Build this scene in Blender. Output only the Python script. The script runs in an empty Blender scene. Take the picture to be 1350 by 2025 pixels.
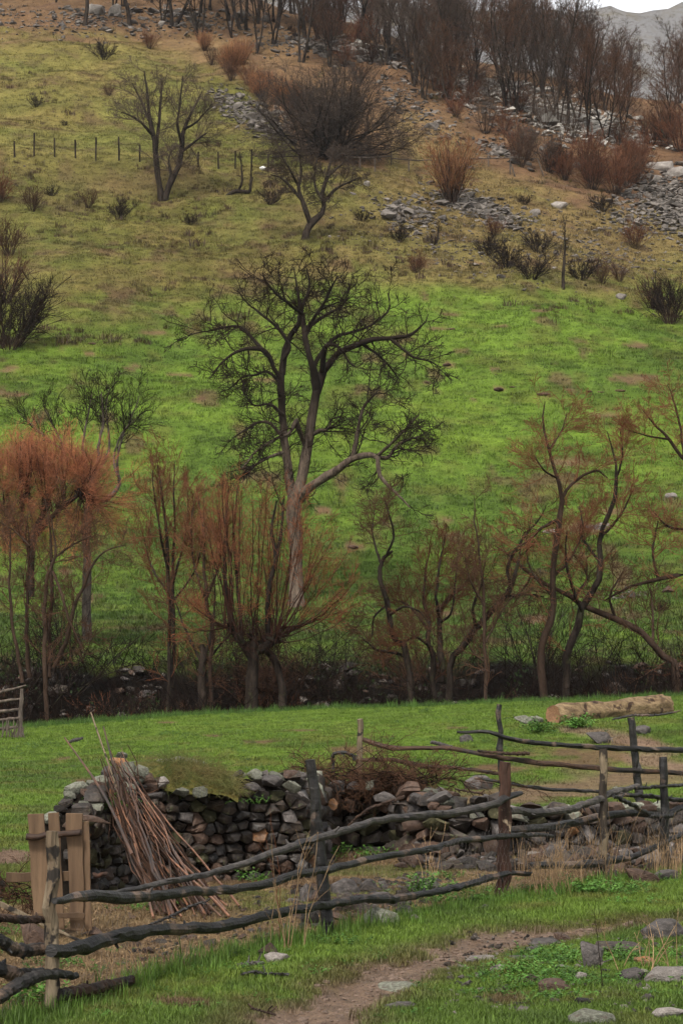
import bpy, math, time
import numpy as np
from math import radians, sin, cos, pi
T0 = time.time()
scene = bpy.context.scene
COL = scene.collection
# ---------------------------------------------------------------- camera, light, exposure
FPX = 4781.0                       # focal length in pixels of the 1350x2025 photograph (85 mm on 36 mm)
EYE = 2.1
PITCH = math.atan((1312 - 1012.5) / FPX)
cd = bpy.data.cameras.new('camera'); cam = bpy.data.objects.new('camera', cd); COL.objects.link(cam)
cd.sensor_fit = 'VERTICAL'; cd.sensor_height = 36; cd.sensor_width = 24; cd.lens = 85
cd.clip_start = 0.1; cd.clip_end = 6000
cam.location = (0, 0, EYE); cam.rotation_euler = (pi / 2 + PITCH, 0, 0)
scene.camera = cam
SUN_EL, SUN_AZ = radians(52), radians(200)     # azimuth clockwise from +y (the view direction)
world = bpy.data.worlds.new('World'); scene.world = world; world.use_nodes = True
wt = world.node_tree; wt.nodes.clear()
sky = wt.nodes.new('ShaderNodeTexSky'); sky.sky_type = 'NISHITA'; sky.sun_disc = False
sky.sun_elevation = SUN_EL; sky.sun_rotation = SUN_AZ; sky.dust_density = 3; sky.air_density = 1; sky.altitude = 900
hs = wt.nodes.new('ShaderNodeHueSaturation'); hs.inputs['Saturation'].default_value = 0.10; hs.inputs['Value'].default_value = 1.0
bg = wt.nodes.new('ShaderNodeBackground'); bg.inputs['Strength'].default_value = 0.10
wo = wt.nodes.new('ShaderNodeOutputWorld')
wt.links.new(sky.outputs[0], hs.inputs['Color']); wt.links.new(hs.outputs[0], bg.inputs[0]); wt.links.new(bg.outputs[0], wo.inputs[0])
sd = bpy.data.lights.new('sun', 'SUN'); so = bpy.data.objects.new('sun', sd); COL.objects.link(so)
sd.energy = 1.5; sd.angle = radians(11); sd.color = (1, 0.95, 0.86)
so.rotation_euler = (pi / 2 - SUN_EL, 0, pi - SUN_AZ)
so.location = (0, 0, 60)
scene.view_settings.view_transform = 'Standard'; scene.view_settings.look = 'None'
scene.view_settings.gamma = 1; scene.view_settings.exposure = 1.58
scene.view_settings.use_curve_mapping = False
scene.render.engine = 'CYCLES'
scene.cycles.max_bounces = 5; scene.cycles.diffuse_bounces = 3; scene.cycles.glossy_bounces = 2
scene.cycles.use_denoising = True
scene.cycles.use_adaptive_sampling = True; scene.cycles.adaptive_threshold = 0.02

# ---------------------------------------------------------------- noise and arrays
def _hash(ix, iy, seed):
    h = (ix.astype(np.int64) * 374761393 + iy.astype(np.int64) * 668265263 + seed * 974634777) & 0xffffffff
    h = ((h ^ (h >> 13)) * 1274126177) & 0xffffffff
    return ((h ^ (h >> 16)) & 0xffffff) / float(0xffffff)
def vnoise(x, y, seed=0):
    x = np.asarray(x, float); y = np.asarray(y, float)
    ix = np.floor(x); iy = np.floor(y); fx = x - ix; fy = y - iy
    fx = fx * fx * (3 - 2 * fx); fy = fy * fy * (3 - 2 * fy)
    a = _hash(ix, iy, seed); b = _hash(ix + 1, iy, seed); c = _hash(ix, iy + 1, seed); d = _hash(ix + 1, iy + 1, seed)
    return a + (b - a) * fx + (c - a) * fy + (a - b - c + d) * fx * fy
def fbm(x, y, octv=4, seed=0):
    s = 0; a = 1; t = 0
    for k in range(octv):
        s = s + a * vnoise(x * 2 ** k, y * 2 ** k, seed + k * 17); t += a; a *= .5
    return s / t
def sstep(a, b, x):
    t = np.clip((x - a) / (b - a), 0, 1); return t * t * (3 - 2 * t)

def new_mesh(name, V, Fs, mats, midx=None, smooth=True):
    """V (N,3); Fs list of (M,k) index arrays; midx list of material slots per array."""
    me = bpy.data.meshes.new(name)
    V = np.asarray(V, np.float32); Fs = [np.asarray(f, np.int32) for f in Fs]
    keep = [i for i, f in enumerate(Fs) if len(f)]
    Fs = [Fs[i] for i in keep]
    mi = [0 if midx is None else midx[i] for i in keep]
    me.vertices.add(len(V)); me.vertices.foreach_set('co', V.ravel())
    loops = np.concatenate([f.ravel() for f in Fs]); me.loops.add(len(loops)); me.loops.foreach_set('vertex_index', loops)
    tot = np.concatenate([np.full(len(f), f.shape[1], np.int32) for f in Fs])
    me.polygons.add(len(tot)); me.polygons.foreach_set('loop_start', np.concatenate([[0], np.cumsum(tot)[:-1]]).astype(np.int32))
    if midx is not None:
        me.polygons.foreach_set('material_index', np.concatenate([np.full(len(f), m, np.int32) for f, m in zip(Fs, mi)]))
    me.update(calc_edges=True); me.validate()
    me.polygons.foreach_set('use_smooth', np.full(len(me.polygons), bool(smooth)))
    for m in (mats if isinstance(mats, (list, tuple)) else [mats]): me.materials.append(m)
    return me
def obj(name, me, parent=None, loc=None, rot=None, sc=None):
    o = bpy.data.objects.new(name, me); COL.objects.link(o)
    if parent is not None: o.parent = parent
    if loc is not None: o.location = loc
    if rot is not None: o.rotation_euler = rot
    if sc is not None: o.scale = (sc, sc, sc) if np.isscalar(sc) else sc
    return o
def tag(o, label=None, cat=None, group=None, kind=None):
    if label: o['label'] = label
    if cat: o['category'] = cat
    if group: o['group'] = group
    if kind: o['kind'] = kind
    return o
def thing(name, label, cat, loc=(0, 0, 0), rz=0, group=None):
    o = bpy.data.objects.new(name, None); COL.objects.link(o); o.empty_display_size = .2
    o.location = loc; o.rotation_euler = (0, 0, rz)
    return tag(o, label, cat, group)
def copy_tree(src, loc, rz, sc, label, group=None, tilt=(0, 0)):
    r = src.copy(); COL.objects.link(r); r.location = loc; r.rotation_euler = (tilt[0], tilt[1], rz)
    r.scale = (sc, sc, sc) if np.isscalar(sc) else sc
    r['label'] = label
    if group: r['group'] = group
    elif 'group' in r: del r['group']
    for ch in src.children:
        c = ch.copy(); COL.objects.link(c); c.parent = r
    return r

# ---------------------------------------------------------------- terrain
# each column: picture column, (distance, height) pairs; heights come from the line a place has in the picture
def hz(d, py): return EYE + (1312 - py) * d / FPX
def col(pairs): return [(d, hz(d, py)) for d, py in pairs]
NEARZ = [(-50, 0.0), (42, 0.0)]
def gully(b, n): return [(b, n), (b + 2, n - 1.0), (b + 5, n - 2.4), (b + 9, n - 2.6), (b + 11.5, -0.3)]
COLS = [
 (-700, NEARZ + [(50, .15), (60, .45)] + gully(61, .45) + col([(75, 1330), (77, 1306), (86, 1262), (99, 1185), (110, 1045), (120, 860), (135, 680), (150, 530), (165, 410), (180, 290), (195, 210), (210, 130), (225, 60), (240, 0), (260, -60), (290, -120), (340, -150)]) + [(420, 100), (600, 90)]),
 (0,   NEARZ + [(50, .2), (60, .5)] + gully(61, .5) + col([(75, 1330), (77, 1306), (86, 1260), (99, 1185), (110, 1045), (120, 865), (135, 690), (150, 545), (165, 430), (176, 345), (179, 322), (195, 235), (210, 160), (225, 100), (240, 50), (260, -10), (290, -60), (330, -60)]) + [(420, 80), (600, 75)]),
 (400, NEARZ + [(50, .5), (60, .86)] + gully(61, .86) + col([(75, 1330), (77, 1304), (86, 1255), (99, 1192), (110, 1050), (120, 875), (135, 700), (150, 560), (165, 445), (180, 335), (195, 255), (210, 185), (225, 122), (240, 70), (255, 18), (268, -30), (300, -60)]) + [(420, 78), (600, 72)]),
 (675, NEARZ + [(50, .62), (60, 1.0)] + gully(61, 1.0) + col([(75, 1330), (77, 1304), (86, 1255), (99, 1195), (110, 1055), (120, 880), (135, 700), (150, 560), (165, 450), (180, 345), (200, 240), (215, 165), (230, 105), (245, 66), (262, 38), (276, 25), (300, 60)]) + [(400, 58), (600, 55)]),
 (1000, NEARZ + [(50, .80), (60, 1.15)] + gully(61, 1.15) + col([(75, 1325), (77, 1300), (86, 1255), (99, 1195), (110, 1050), (120, 885), (135, 705), (150, 580), (165, 480), (180, 395), (200, 300), (220, 215), (235, 165), (250, 130), (265, 120), (290, 170)]) + [(400, 52), (600, 52)]),
 (1350, NEARZ + [(50, .95), (60, 1.3)] + gully(61, 1.3) + col([(75, 1320), (77, 1295), (86, 1250), (99, 1190), (110, 1045), (120, 890), (140, 690), (160, 575), (180, 475), (200, 375), (220, 305), (240, 245), (255, 205), (265, 195), (300, 255)]) + [(400, 48), (600, 50)]),
 (2100, NEARZ + [(50, 1.0), (60, 1.4)] + gully(61, 1.4) + col([(75, 1320), (77, 1290), (86, 1250), (99, 1190), (110, 1045), (120, 900), (140, 720), (160, 620), (180, 540), (200, 460), (220, 400), (240, 350), (265, 310), (300, 360)]) + [(400, 42), (600, 45)]),
]
DG = np.arange(-50, 1200, .5)
def _prep(pairs):
    d, z = np.array(pairs).T
    t = np.interp(DG, d, z)
    def sm(t, s):
        k = np.exp(-.5 * (np.arange(-40, 41) * .5 / s) ** 2); k /= k.sum()
        return np.convolve(np.pad(t, 40, mode='edge'), k, 'valid')
    a, b = sm(t, .55), sm(t, 3.0)
    w = sstep(80, 95, DG)
    a = np.where((DG > 160) & (DG < 200), .6 * sm(t, 1.2) + .4 * b, a * (1 - w) + b * w) if False else a * (1 - w) + b * w
    return a
CPX = np.array([c[0] for c in COLS], float); CZ = np.array([_prep(c[1]) for c in COLS])
def ground(x, y):
    x = np.asarray(x, float); y = np.asarray(y, float)
    yy = np.maximum(y, 8.0)
    px = np.clip(675 + FPX * x / yy, CPX[0], CPX[-1])
    px = np.where(y < 8, 675 + (px - 675) * np.clip(y / 8, 0, 1), px)
    i = np.clip(np.searchsorted(CPX, px, 'right') - 1, 0, len(CPX) - 2)
    t = (px - CPX[i]) / (CPX[i + 1] - CPX[i]); t = t * t * (3 - 2 * t) * .6 + t * .4
    g = np.clip((y + 50) / .5, 0, len(DG) - 1.001); j = g.astype(int); fr = g - j
    z0 = CZ[i, j] * (1 - fr) + CZ[i, j + 1] * fr
    z1 = CZ[i + 1, j] * (1 - fr) + CZ[i + 1, j + 1] * fr
    z = z0 * (1 - t) + z1 * t
    # relief
    far = sstep(80, 130, y)
    z = z + far * ((fbm(x / 14, y / 11, 3, 5) - .5) * 1.5 + (fbm(x / 3.1, y / 2.2, 3, 9) - .5) * .55)
    z = z + sstep(185, 215, y) * (fbm(x / 5, y / 4, 3, 21) - .5) * 1.3
    mid = sstep(74, 80, y) * (1 - far)
    z = z + mid * (fbm(x / 2.6, y / 2.2, 3, 31) - .5) * .3
    near = 1 - sstep(60, 66, y)
    z = z + near * ((fbm(x / 2.5, y / 2.5, 3, 41) - .5) * .10 + (fbm(x / .5, y / .5, 3, 47) - .5) * .035)
    gl = sstep(61.5, 64, y) * (1 - sstep(74, 76, y))
    z = z + gl * (fbm(x / 1.2, y / 1.2, 4, 61) - .5) * 1.3
    # terrace under the fence of posts on the upper left
    ppx = 675 + FPX * x / yy
    z = z + 1.0 * np.exp(-((y - 179.5) / 3.5) ** 2) * (1 - sstep(330, 520, ppx)) * sstep(-400, 0, ppx)
    # wheel ruts of the muddy track
    d = track_d(x, y); tr = np.exp(-(d / .34) ** 2) * (y < 40)
    z = z - .045 * tr + tr * ((fbm(x / .16, y / .16, 3, 91) - .5) * .075 - .03 * np.exp(-((d - .17) / .06) ** 2))
    return z
TRACK = np.array([(-.9, 12.4), (-.33, 13.8), (-.11, 15.03), (.15, 16.1), (.44, 16.73), (.75, 17.43), (1.04, 18.06), (1.42, 18.66), (1.92, 19.3), (2.4, 19.7), (3.05, 20.1), (4.2, 20.8), (6, 21.6)])
BTRACK = np.array([(1.4, 37.0), (2.5, 38.0), (3.6, 41), (5.3, 43), (7.5, 44), (11, 46)])
def _poly_d(x, y, P):
    x = np.asarray(x, float); y = np.asarray(y, float); best = np.full(np.broadcast(x, y).shape, 1e9)
    for a, b in zip(P[:-1], P[1:]):
        ab = b - a; t = np.clip(((x - a[0]) * ab[0] + (y - a[1]) * ab[1]) / (ab @ ab), 0, 1)
        best = np.minimum(best, np.hypot(x - a[0] - t * ab[0], y - a[1] - t * ab[1]))
    return best
def track_d(x, y): return _poly_d(x, y, TRACK)
def gz(x, y): return float(ground(np.array([x]), np.array([y]))[0])
FW = np.array([0, cos(PITCH), sin(PITCH)]); UPV = np.array([0, -sin(PITCH), cos(PITCH)])
def ray(px, py):
    d = FW * FPX + np.array([1., 0, 0]) * (px - 675) + UPV * (1012.5 - py)
    return d / d[1]
def W(px, py, d):                 # point seen at a picture position, at distance d
    return np.array([0, 0, EYE]) + ray(px, py) * d
def G(px, py, d0=9, d1=330):      # ground point seen at a picture position
    r = ray(px, py); ds = np.arange(d0, d1, .1 if d0 < 60 else .25)
    z = ground(r[0] * ds, ds); h = EYE + r[2] * ds
    k = np.nonzero(h <= z)[0]
    d = ds[k[0]] if len(k) else d1 - 5
    return np.array([r[0] * d, d, float(ground(np.array([r[0] * d]), np.array([d]))[0])])
def at(px, d): return np.array([(px - 675) / FPX * d, d, gz((px - 675) / FPX * d, d)])
def project(x, y, z):
    y = np.maximum(y, .5); v = np.stack([x, y, z - EYE], -1)
    f = v @ FW; f = np.where(f < .3, .3, f)
    return 675 + FPX * v[..., 0] / f, 1012.5 - FPX * (v @ UPV) / f

# ---------------------------------------------------------------- ground colours (linear base colours)
GREEN = np.array([.100, .157, .019]); DGREEN = np.array([.050, .086, .014]); OLIVE = np.array([.108, .084, .025])
LGREEN = np.array([.155, .125, .038]); TAN = np.array([.20, .135, .06]); LITTER = np.array([.115, .062, .035])
MUD = np.array([.15, .098, .068]); SHADED_EARTH = np.array([.004, .003, .002]); STRAW = np.array([.15, .095, .05]); BROWN = np.array([.105, .058, .036])
PATCH = [(1262, 750, 58, 11), (1195, 820, 36, 7), (1120, 915, 70, 10), (1258, 684, 26, 6), (985, 770, 15, 5), (1075, 780, 12, 5), (885, 720, 16, 6), (845, 758, 14, 4), (890, 622, 26, 5),
  (870, 650, 22, 5), (1065, 616, 18, 4), (990, 645, 16, 4), (1010, 680, 16, 4), (978, 730, 10, 4), (400, 785, 20, 6), (262, 727, 24, 5), (22, 730, 24, 6), (20, 780, 40, 8), (180, 700, 14, 5), (310, 660, 30, 5),
  (360, 680, 22, 4), (525, 752, 26, 6), (370, 740, 40, 4), (1150, 1045, 50, 12), (640, 1010, 18, 8), (700, 1080, 25, 12), (880, 1030, 22, 8), (1210, 1010, 30, 8), (1060, 1225, 40, 10), (880, 1215, 26, 8), (130, 1130, 18, 6),
  (300, 870, 16, 6), (560, 900, 14, 6), (1125, 772, 12, 4), (1170, 773, 8, 3), (935, 790, 10, 3), (940, 520, 20, 5), (1165, 748, 12, 3), (770, 620, 20, 4), (800, 700, 15, 4),
  (515, 1468, 42, 6), (700, 1482, 60, 8), (170, 1545, 30, 8), (130, 1500, 20, 5), (905, 1440, 24, 3), (300, 1500, 14, 3), (420, 1455, 18, 3), (1260, 1470, 60, 10), (1130, 1490, 120, 12), (980, 1520, 60, 8), (1180, 1505, 160, 14), (330, 1428, 20, 3), (600, 1445, 40, 3)]
FENCE_PX = np.array([-200, 107, 640, 990, 1190, 1313, 1420, 1700.]); FENCE_D = np.array([13.2, 14.8, 18.7, 21.7, 23.5, 24.6, 25.4, 28])
WALL_PX = np.array([-400, 60, 180, 300, 620, 680, 790, 900, 1350, 1700.]); WALL_D = np.array([20.0, 20.6, 21.2, 23.2, 23.9, 27.3, 27.0, 26.0, 26.2, 28])
def mixc(c, c2, t): return c * (1 - t[..., None]) + c2 * t[..., None]
def ground_colour(x, y, z):
    px, py = project(x, y, z)
    n1 = fbm(x / 1.3, y / 1.3, 4, 101); n2 = fbm(x / 6, y / 6, 3, 111); n3 = fbm(x / .35, y / .35, 3, 121)
    nb = fbm(x / 9, y / 7, 4, 131)
    c = np.ones(x.shape + (3,)) * GREEN
    c = mixc(c, DGREEN, sstep(.45, .7, n2) * .55)
    far = y > 74
    nr = 1 - sstep(45, 60, y)
    c = mixc(c, OLIVE * 1.05, nr * sstep(.50, .68, fbm(x / .55, y / .8, 4, 221)) * .5)
    c = mixc(c, DGREEN * .9, nr * sstep(.55, .70, fbm(x / .9, y / 1.1, 4, 231)) * .55)
    # meadow: darker lower part
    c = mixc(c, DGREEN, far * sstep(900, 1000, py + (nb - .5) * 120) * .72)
    c = mixc(c, OLIVE, far * sstep(.5, .72, n1) * .35)
    c = mixc(c, BROWN * .95, far * sstep(.68, .75, fbm(x / 1.7, y / 3.4, 3, 201)) * .7)
    c = mixc(c, GREEN * np.array([1.15, 1.05, 1]), far * sstep(.55, .7, fbm(x / 5, y / 3, 3, 211)) * .4)
    # brown grass of the slope
    lim = np.interp(px, [-200, 0, 380, 560, 760, 880, 1350, 1600], [700, 700, 690, 640, 595, 600, 650, 660])
    up = far * sstep(-35, 150, lim - py + (nb - .5) * 130 + (n1 - .5) * 60)
    c = mixc(c, mixc(np.ones(x.shape + (3,)) * OLIVE, TAN, sstep(.4, .75, n1) * .32), up * (.90 - .22 * sstep(.4, .65, n2)))
    # upper left pasture, yellower green
    ul = far * sstep(-30, 30, 330 - py) * (1 - sstep(180, 420, px + (nb - .5) * 160)) 
    c = mixc(c, LGREEN, ul * .8)
    c = mixc(c, GREEN * np.array([1.1, .95, 1.2]), ul * sstep(.5, .7, n2) * .2)
    # right slope above the green: tan, then leaf litter in the wood
    rt = far * sstep(620, 860, px) * sstep(-40, 60, 560 - py + (nb - .5) * 120)
    c = mixc(c, TAN * np.array([.85, .85, .8]), rt * .7)
    wl = np.interp(px, [-200, 0, 300, 480, 620, 760, 800, 900, 1000, 1150, 1350, 1600], [60, 62, 95, 150, 330, 330, 205, 280, 345, 400, 430, 440])
    wd = far * sstep(-22, 22, wl - py + (nb - .5) * 90 + (n1 - .5) * 40)
    c = mixc(c, LITTER, wd * .88)
    c = mixc(c, TAN, far * np.exp(-((px - 820) / 70) ** 2 - ((py - 262) / 45) ** 2) * .8)
    c = mixc(c, TAN, far * np.exp(-((px - 420) / 160) ** 2 - ((py - 100) / 38) ** 2) * .5)
    c = mixc(c, LITTER, far * np.exp(-((px - 600) / 110) ** 2 - ((py - 440) / 40) ** 2) * .35)
    c = mixc(c, BROWN, far * np.exp(-((px - 250) / 220) ** 2 - ((py - 360) / 28) ** 2) * .45)
    c = c * (1 - far * .22 * sstep(.5, .75, fbm(x / 9, y / 1.3, 3, 191)))[..., None]
    n5 = fbm(x / .9, y / 1.6, 3, 151); c = c * (1 + far * (n5 - .5) * .5)[..., None]
    c = mixc(c, BROWN * .8, far * (up > .3) * sstep(.60, .72, fbm(x / 1.7, y / 2.2, 4, 161)) * .6)
    c = mixc(c, GREEN * .8, far * (up > .3) * (1 - wd) * sstep(.52, .68, fbm(x / 7, y / 6, 4, 171)) * .15)
    # gully: earth painted near black to carry its deep shade
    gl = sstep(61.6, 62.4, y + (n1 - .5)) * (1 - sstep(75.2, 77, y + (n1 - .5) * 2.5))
    c = mixc(c, SHADED_EARTH, gl)
    # patches of dead grass and bare earth
    pm = np.zeros(x.shape)
    for (a, b, rx, ry) in PATCH:
        sel = (np.abs(px - a) < rx * 2.5) & (np.abs(py - b) < ry * 2.5)
        q = ((px - a) / rx) ** 2 + ((py - b) / ry) ** 2
        pm = np.where(sel, np.maximum(pm, sstep(1.25, .25, q + (n3 - .5) * 1.6 + (n1 - .5) * 1.2)), pm)
    c = mixc(c, BROWN * 1.15, pm * .85 * ((y < 61.6) | far))
    # enclosure between the fence and the wall
    pxa = 675 + FPX * x / np.maximum(y, 1)
    fd = np.interp(pxa, FENCE_PX, FENCE_D); wdd = np.interp(pxa, WALL_PX, WALL_D)
    ins = sstep(-.1, .35, y - fd + (n3 - .5) * .8) * sstep(-.3, .2, wdd - y + .5) * (y > 8)
    c = mixc(c, mixc(np.ones(x.shape + (3,)) * STRAW, BROWN, sstep(.4, .65, n3)), ins * (.92 - .5 * sstep(.52, .66, n1)))
    # muddy track
    td = track_d(x, y); w = (.19 + .24 * n1) * (1 - .35 * sstep(1.2, 2.2, x))
    m = sstep(1.25, .7, td / w + (n3 - .5) * 1.5 + (n1 - .5) * .8) * (y < 40) * (1 - .8 * sstep(1.7, 2.6, x + (n1 - .5) * 1.2))
    c = mixc(c, BROWN * .8, sstep(2.4, 1.1, td / w + (n3 - .5) * 1.8) * .55 * (y < 40))
    c = mixc(c, MUD, m * .95)
    m2 = np.exp(-(((px - 370) / 75) ** 2 + ((py - 1985) / 14) ** 2)) * (y < 40)
    c = mixc(c, BROWN, sstep(.45, .7, m2 + (n3 - .5) * .6) * .9)
    m3 = np.exp(-(((px - 1000) / 90) ** 2 + ((py - 1978) / 16) ** 2)) * (y < 40)
    c = mixc(c, BROWN, sstep(.5, .75, m3 + (n3 - .5) * .6) * .8)
    bd = _poly_d(x, y, BTRACK)
    c = mixc(c, MUD * np.array([1.05, 1, .95]), sstep(1.6, .5, bd + (n1 - .5) * 1.5) * (y > 30) * (y < 60) * .85)
    b2 = (y > 44) & (y < 52)
    c = mixc(c, MUD * 1.35, sstep(.55, .2, _poly_d(x, y, np.array([(4.8, 49.), (6.0, 46.5), (5.6, 44.4), (7.5, 43)])) + (n3 - .5) * .5) * .8)
    lf = np.exp(-(((px - 20) / 60) ** 2 + ((py - 1695) / 20) ** 2)) * (y > 20) * (y < 45)
    c = mixc(c, MUD, sstep(.4, .6, lf + (n3 - .5) * .3))
    wet = np.maximum(m, ins * 0)
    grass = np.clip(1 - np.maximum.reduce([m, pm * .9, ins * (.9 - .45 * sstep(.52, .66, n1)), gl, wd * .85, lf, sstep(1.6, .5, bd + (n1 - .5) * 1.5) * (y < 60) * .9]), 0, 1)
    return c, grass, wet
# ---------------------------------------------------------------- materials
def N(nt, t, **kw):
    n = nt.nodes.new(t)
    for k, v in kw.items(): setattr(n, k, v)
    return n
def base_mat(name, rough=.85, spec=.2):
    m = bpy.data.materials.new(name); m.use_nodes = True; nt = m.node_tree
    b = nt.nodes['Principled BSDF']; b.inputs['Roughness'].default_value = rough
    b.inputs['Specular IOR Level'].default_value = spec
    return m, nt, b
def L(nt, a, b): nt.links.new(a, b)
def mixn(nt, a, b, fac, mode='MIX'):
    n = N(nt, 'ShaderNodeMix', data_type='RGBA', blend_type=mode)
    for s, v in ((6, a), (7, b), (0, fac)):
        if hasattr(v, 'is_output'): L(nt, v, n.inputs[s])
        elif s == 0: n.inputs[0].default_value = v
        else: n.inputs[s].default_value = (*v, 1) if len(v) == 3 else v
    return n.outputs[2]
def noise(nt, vec, scale, detail=4, rough=.6):
    n = N(nt, 'ShaderNodeTexNoise'); n.inputs['Scale'].default_value = scale
    n.inputs['Detail'].default_value = detail; n.inputs['Roughness'].default_value = rough
    if vec is not None: L(nt, vec, n.inputs['Vector'])
    return n.outputs['Fac']
def ramp(nt, fac, a, b, lo=0., hi=1.):
    r = N(nt, 'ShaderNodeMapRange'); r.inputs[1].default_value = a; r.inputs[2].default_value = b
    r.inputs[3].default_value = lo; r.inputs[4].default_value = hi; L(nt, fac, r.inputs[0]); return r.outputs[0]
def bump(nt, b, h, strength, dist):
    n = N(nt, 'ShaderNodeBump'); n.inputs['Strength'].default_value = strength; n.inputs['Distance'].default_value = dist
    L(nt, h, n.inputs['Height']); L(nt, n.outputs[0], b.inputs['Normal'])
def coords(nt, which='Object', scale=(1, 1, 1)):
    t = N(nt, 'ShaderNodeTexCoord'); m = N(nt, 'ShaderNodeMapping'); m.inputs['Scale'].default_value = scale
    L(nt, t.outputs[which], m.inputs[0]); return m.outputs[0]
def rnd(nt): return N(nt, 'ShaderNodeObjectInfo').outputs['Random']
def surf_mat(name, c1, c2, scale=8, rough=.85, spec=.15, stretch=(1, 1, 1), bs=.5, bd=.01, c3=None, c3t=(.6, .7), s3=3, vary=.5, fine=40):
    """two-tone surface with optional third tone in blotches, brightness varied per object"""
    m, nt, b = base_mat(name, rough, spec)
    v = coords(nt, 'Object', stretch)
    f = noise(nt, v, scale, 6, .65)
    c = mixn(nt, c1, c2, ramp(nt, f, .35, .65))
    if c3 is not None:
        f3 = noise(nt, coords(nt, 'Object'), s3, 4, .6)
        c = mixn(nt, c, c3, ramp(nt, f3, *c3t))
    ff = noise(nt, v, fine, 3, .7)
    c = mixn(nt, c, (1, 1, 1), 1.0, 'MULTIPLY') if False else c
    h = N(nt, 'ShaderNodeHueSaturation'); L(nt, c, h.inputs['Color'])
    a = N(nt, 'ShaderNodeMath', operation='MULTIPLY'); L(nt, ramp(nt, ff, .3, .7, .65, 1.35), a.inputs[0]); L(nt, ramp(nt, rnd(nt), 0, 1, 1 - vary, 1 + vary), a.inputs[1])
    L(nt, a.outputs[0], h.inputs['Value']); L(nt, h.outputs[0], b.inputs['Base Color'])
    bump(nt, b, f, bs, bd)
    if 'twig' in name or 'stem' in name or 'bark' in name: b.inputs['Specular IOR Level'].default_value = .06; b.inputs['Roughness'].default_value = 1
    return m
# ground: colour per place comes from the mesh, the nodes add grain
def ground_mat():
    m, nt, b = base_mat('ground_cover', .95, .08)
    ca = N(nt, 'ShaderNodeVertexColor', layer_name='place'); wa = N(nt, 'ShaderNodeAttribute', attribute_name='wet')
    v = coords(nt, 'Object')
    n1 = noise(nt, v, 9, 6, .7); n2 = noise(nt, v, 55, 4, .7); n3 = noise(nt, v, 1.4, 6, .65)
    a = N(nt, 'ShaderNodeMath', operation='MULTIPLY'); L(nt, ramp(nt, n1, .3, .7, .6, 1.35), a.inputs[0]); L(nt, ramp(nt, n2, .3, .7, .7, 1.3), a.inputs[1])
    a2 = N(nt, 'ShaderNodeMath', operation='MULTIPLY'); L(nt, a.outputs[0], a2.inputs[0]); L(nt, ramp(nt, n3, .3, .7, .72, 1.25), a2.inputs[1])
    h = N(nt, 'ShaderNodeHueSaturation'); L(nt, ca.outputs[0], h.inputs['Color']); L(nt, a2.outputs[0], h.inputs['Value'])
    L(nt, h.outputs[0], b.inputs['Base Color'])
    L(nt, ramp(nt, wa.outputs['Fac'], 0, 1, .9, .38), b.inputs['Roughness'])
    ad = N(nt, 'ShaderNodeMath', operation='ADD'); L(nt, n1, ad.inputs[0]); L(nt, n2, ad.inputs[1])
    bump(nt, b, ad.outputs[0], .8, .05)
    return m
def blade_mat(name, rough=.6, trans=.25, gain=(1, 1, 1), vary=.35):
    """grass: takes the colour of the place it grows on from its instance"""
    m, nt, b = base_mat(name, rough, .25)
    at_ = N(nt, 'ShaderNodeAttribute', attribute_type='INSTANCER', attribute_name='place')
    c = mixn(nt, at_.outputs['Color'], gain, 1.0, 'MULTIPLY')
    h = N(nt, 'ShaderNodeHueSaturation'); L(nt, c, h.inputs['Color']); L(nt, ramp(nt, rnd(nt), 0, 1, 1 - vary, 1 + vary), h.inputs['Value'])
    L(nt, h.outputs[0], b.inputs['Base Color'])
    b.inputs['Subsurface Weight'].default_value = 0
    tr = N(nt, 'ShaderNodeBsdfTranslucent'); L(nt, h.outputs[0], tr.inputs[0])
    mx = N(nt, 'ShaderNodeMixShader'); mx.inputs[0].default_value = trans
    L(nt, b.outputs[0], mx.inputs[1]); L(nt, tr.outputs[0], mx.inputs[2]); L(nt, mx.outputs[0], nt.nodes['Material Output'].inputs[0])
    return m
M = {}
M['ground'] = ground_mat()
M['grass'] = blade_mat('grass_blade')
M['straw'] = surf_mat('dry_straw', (0.2640, 0.1760, 0.0960), (0.1280, 0.0800, 0.0440), 6, vary=.5)
M['bark'] = surf_mat('dark_bark', (.007, .005, .004), (.036, .027, .021), 6, stretch=(1, 1, .25), bs=.9, bd=.03, c3=(.035, .034, .018), c3t=(.58, .7), vary=.25, fine=30)
M['bark_grey'] = surf_mat('grey_bark', (0.0450, 0.0360, 0.0300), (0.1275, 0.1013, 0.0825), 9, stretch=(1, 1, .22), bs=1, bd=.03, vary=.15, fine=30)
M['bark_fade'] = surf_mat('trunk_bark', (0.0300, 0.0230, 0.0180), (0.1000, 0.0750, 0.0600), 9, stretch=(1, 1, .22), bs=1, bd=.03, vary=.15, fine=30)
M['tangle'] = surf_mat('shaded_tangle_twig', (0.0030, 0.0020, 0.0015), (0.0110, 0.0060, 0.0045), 1.2, vary=0)  # gully undergrowth, its deep shade darkened into the twig colour
M['twig_umber'] = surf_mat('umber_twig', (.030, .022, .018), (.060, .046, .037), 3, vary=0)
M['twig_dark'] = surf_mat('dark_twig', (0.0098, 0.0063, 0.0049), (0.0210, 0.0140, 0.0105), 4, vary=.3)
M['twig_grey'] = surf_mat('grey_twig', (0.0434, 0.0308, 0.0238), (0.0770, 0.0560, 0.0434), 4, vary=.3)
M['twig_brown'] = surf_mat('brown_twig', (0.0488, 0.0255, 0.0158), (0.0825, 0.0435, 0.0263), 4, vary=.3)
M['twig_red'] = surf_mat('red_twig', (.29, .105, .050), (.17, .070, .040), 1.2, vary=.3)
M['stem_red'] = surf_mat('reddish_stem', (0.0525, 0.0224, 0.0147), (0.0266, 0.0154, 0.0112), 2, vary=.3)
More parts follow.
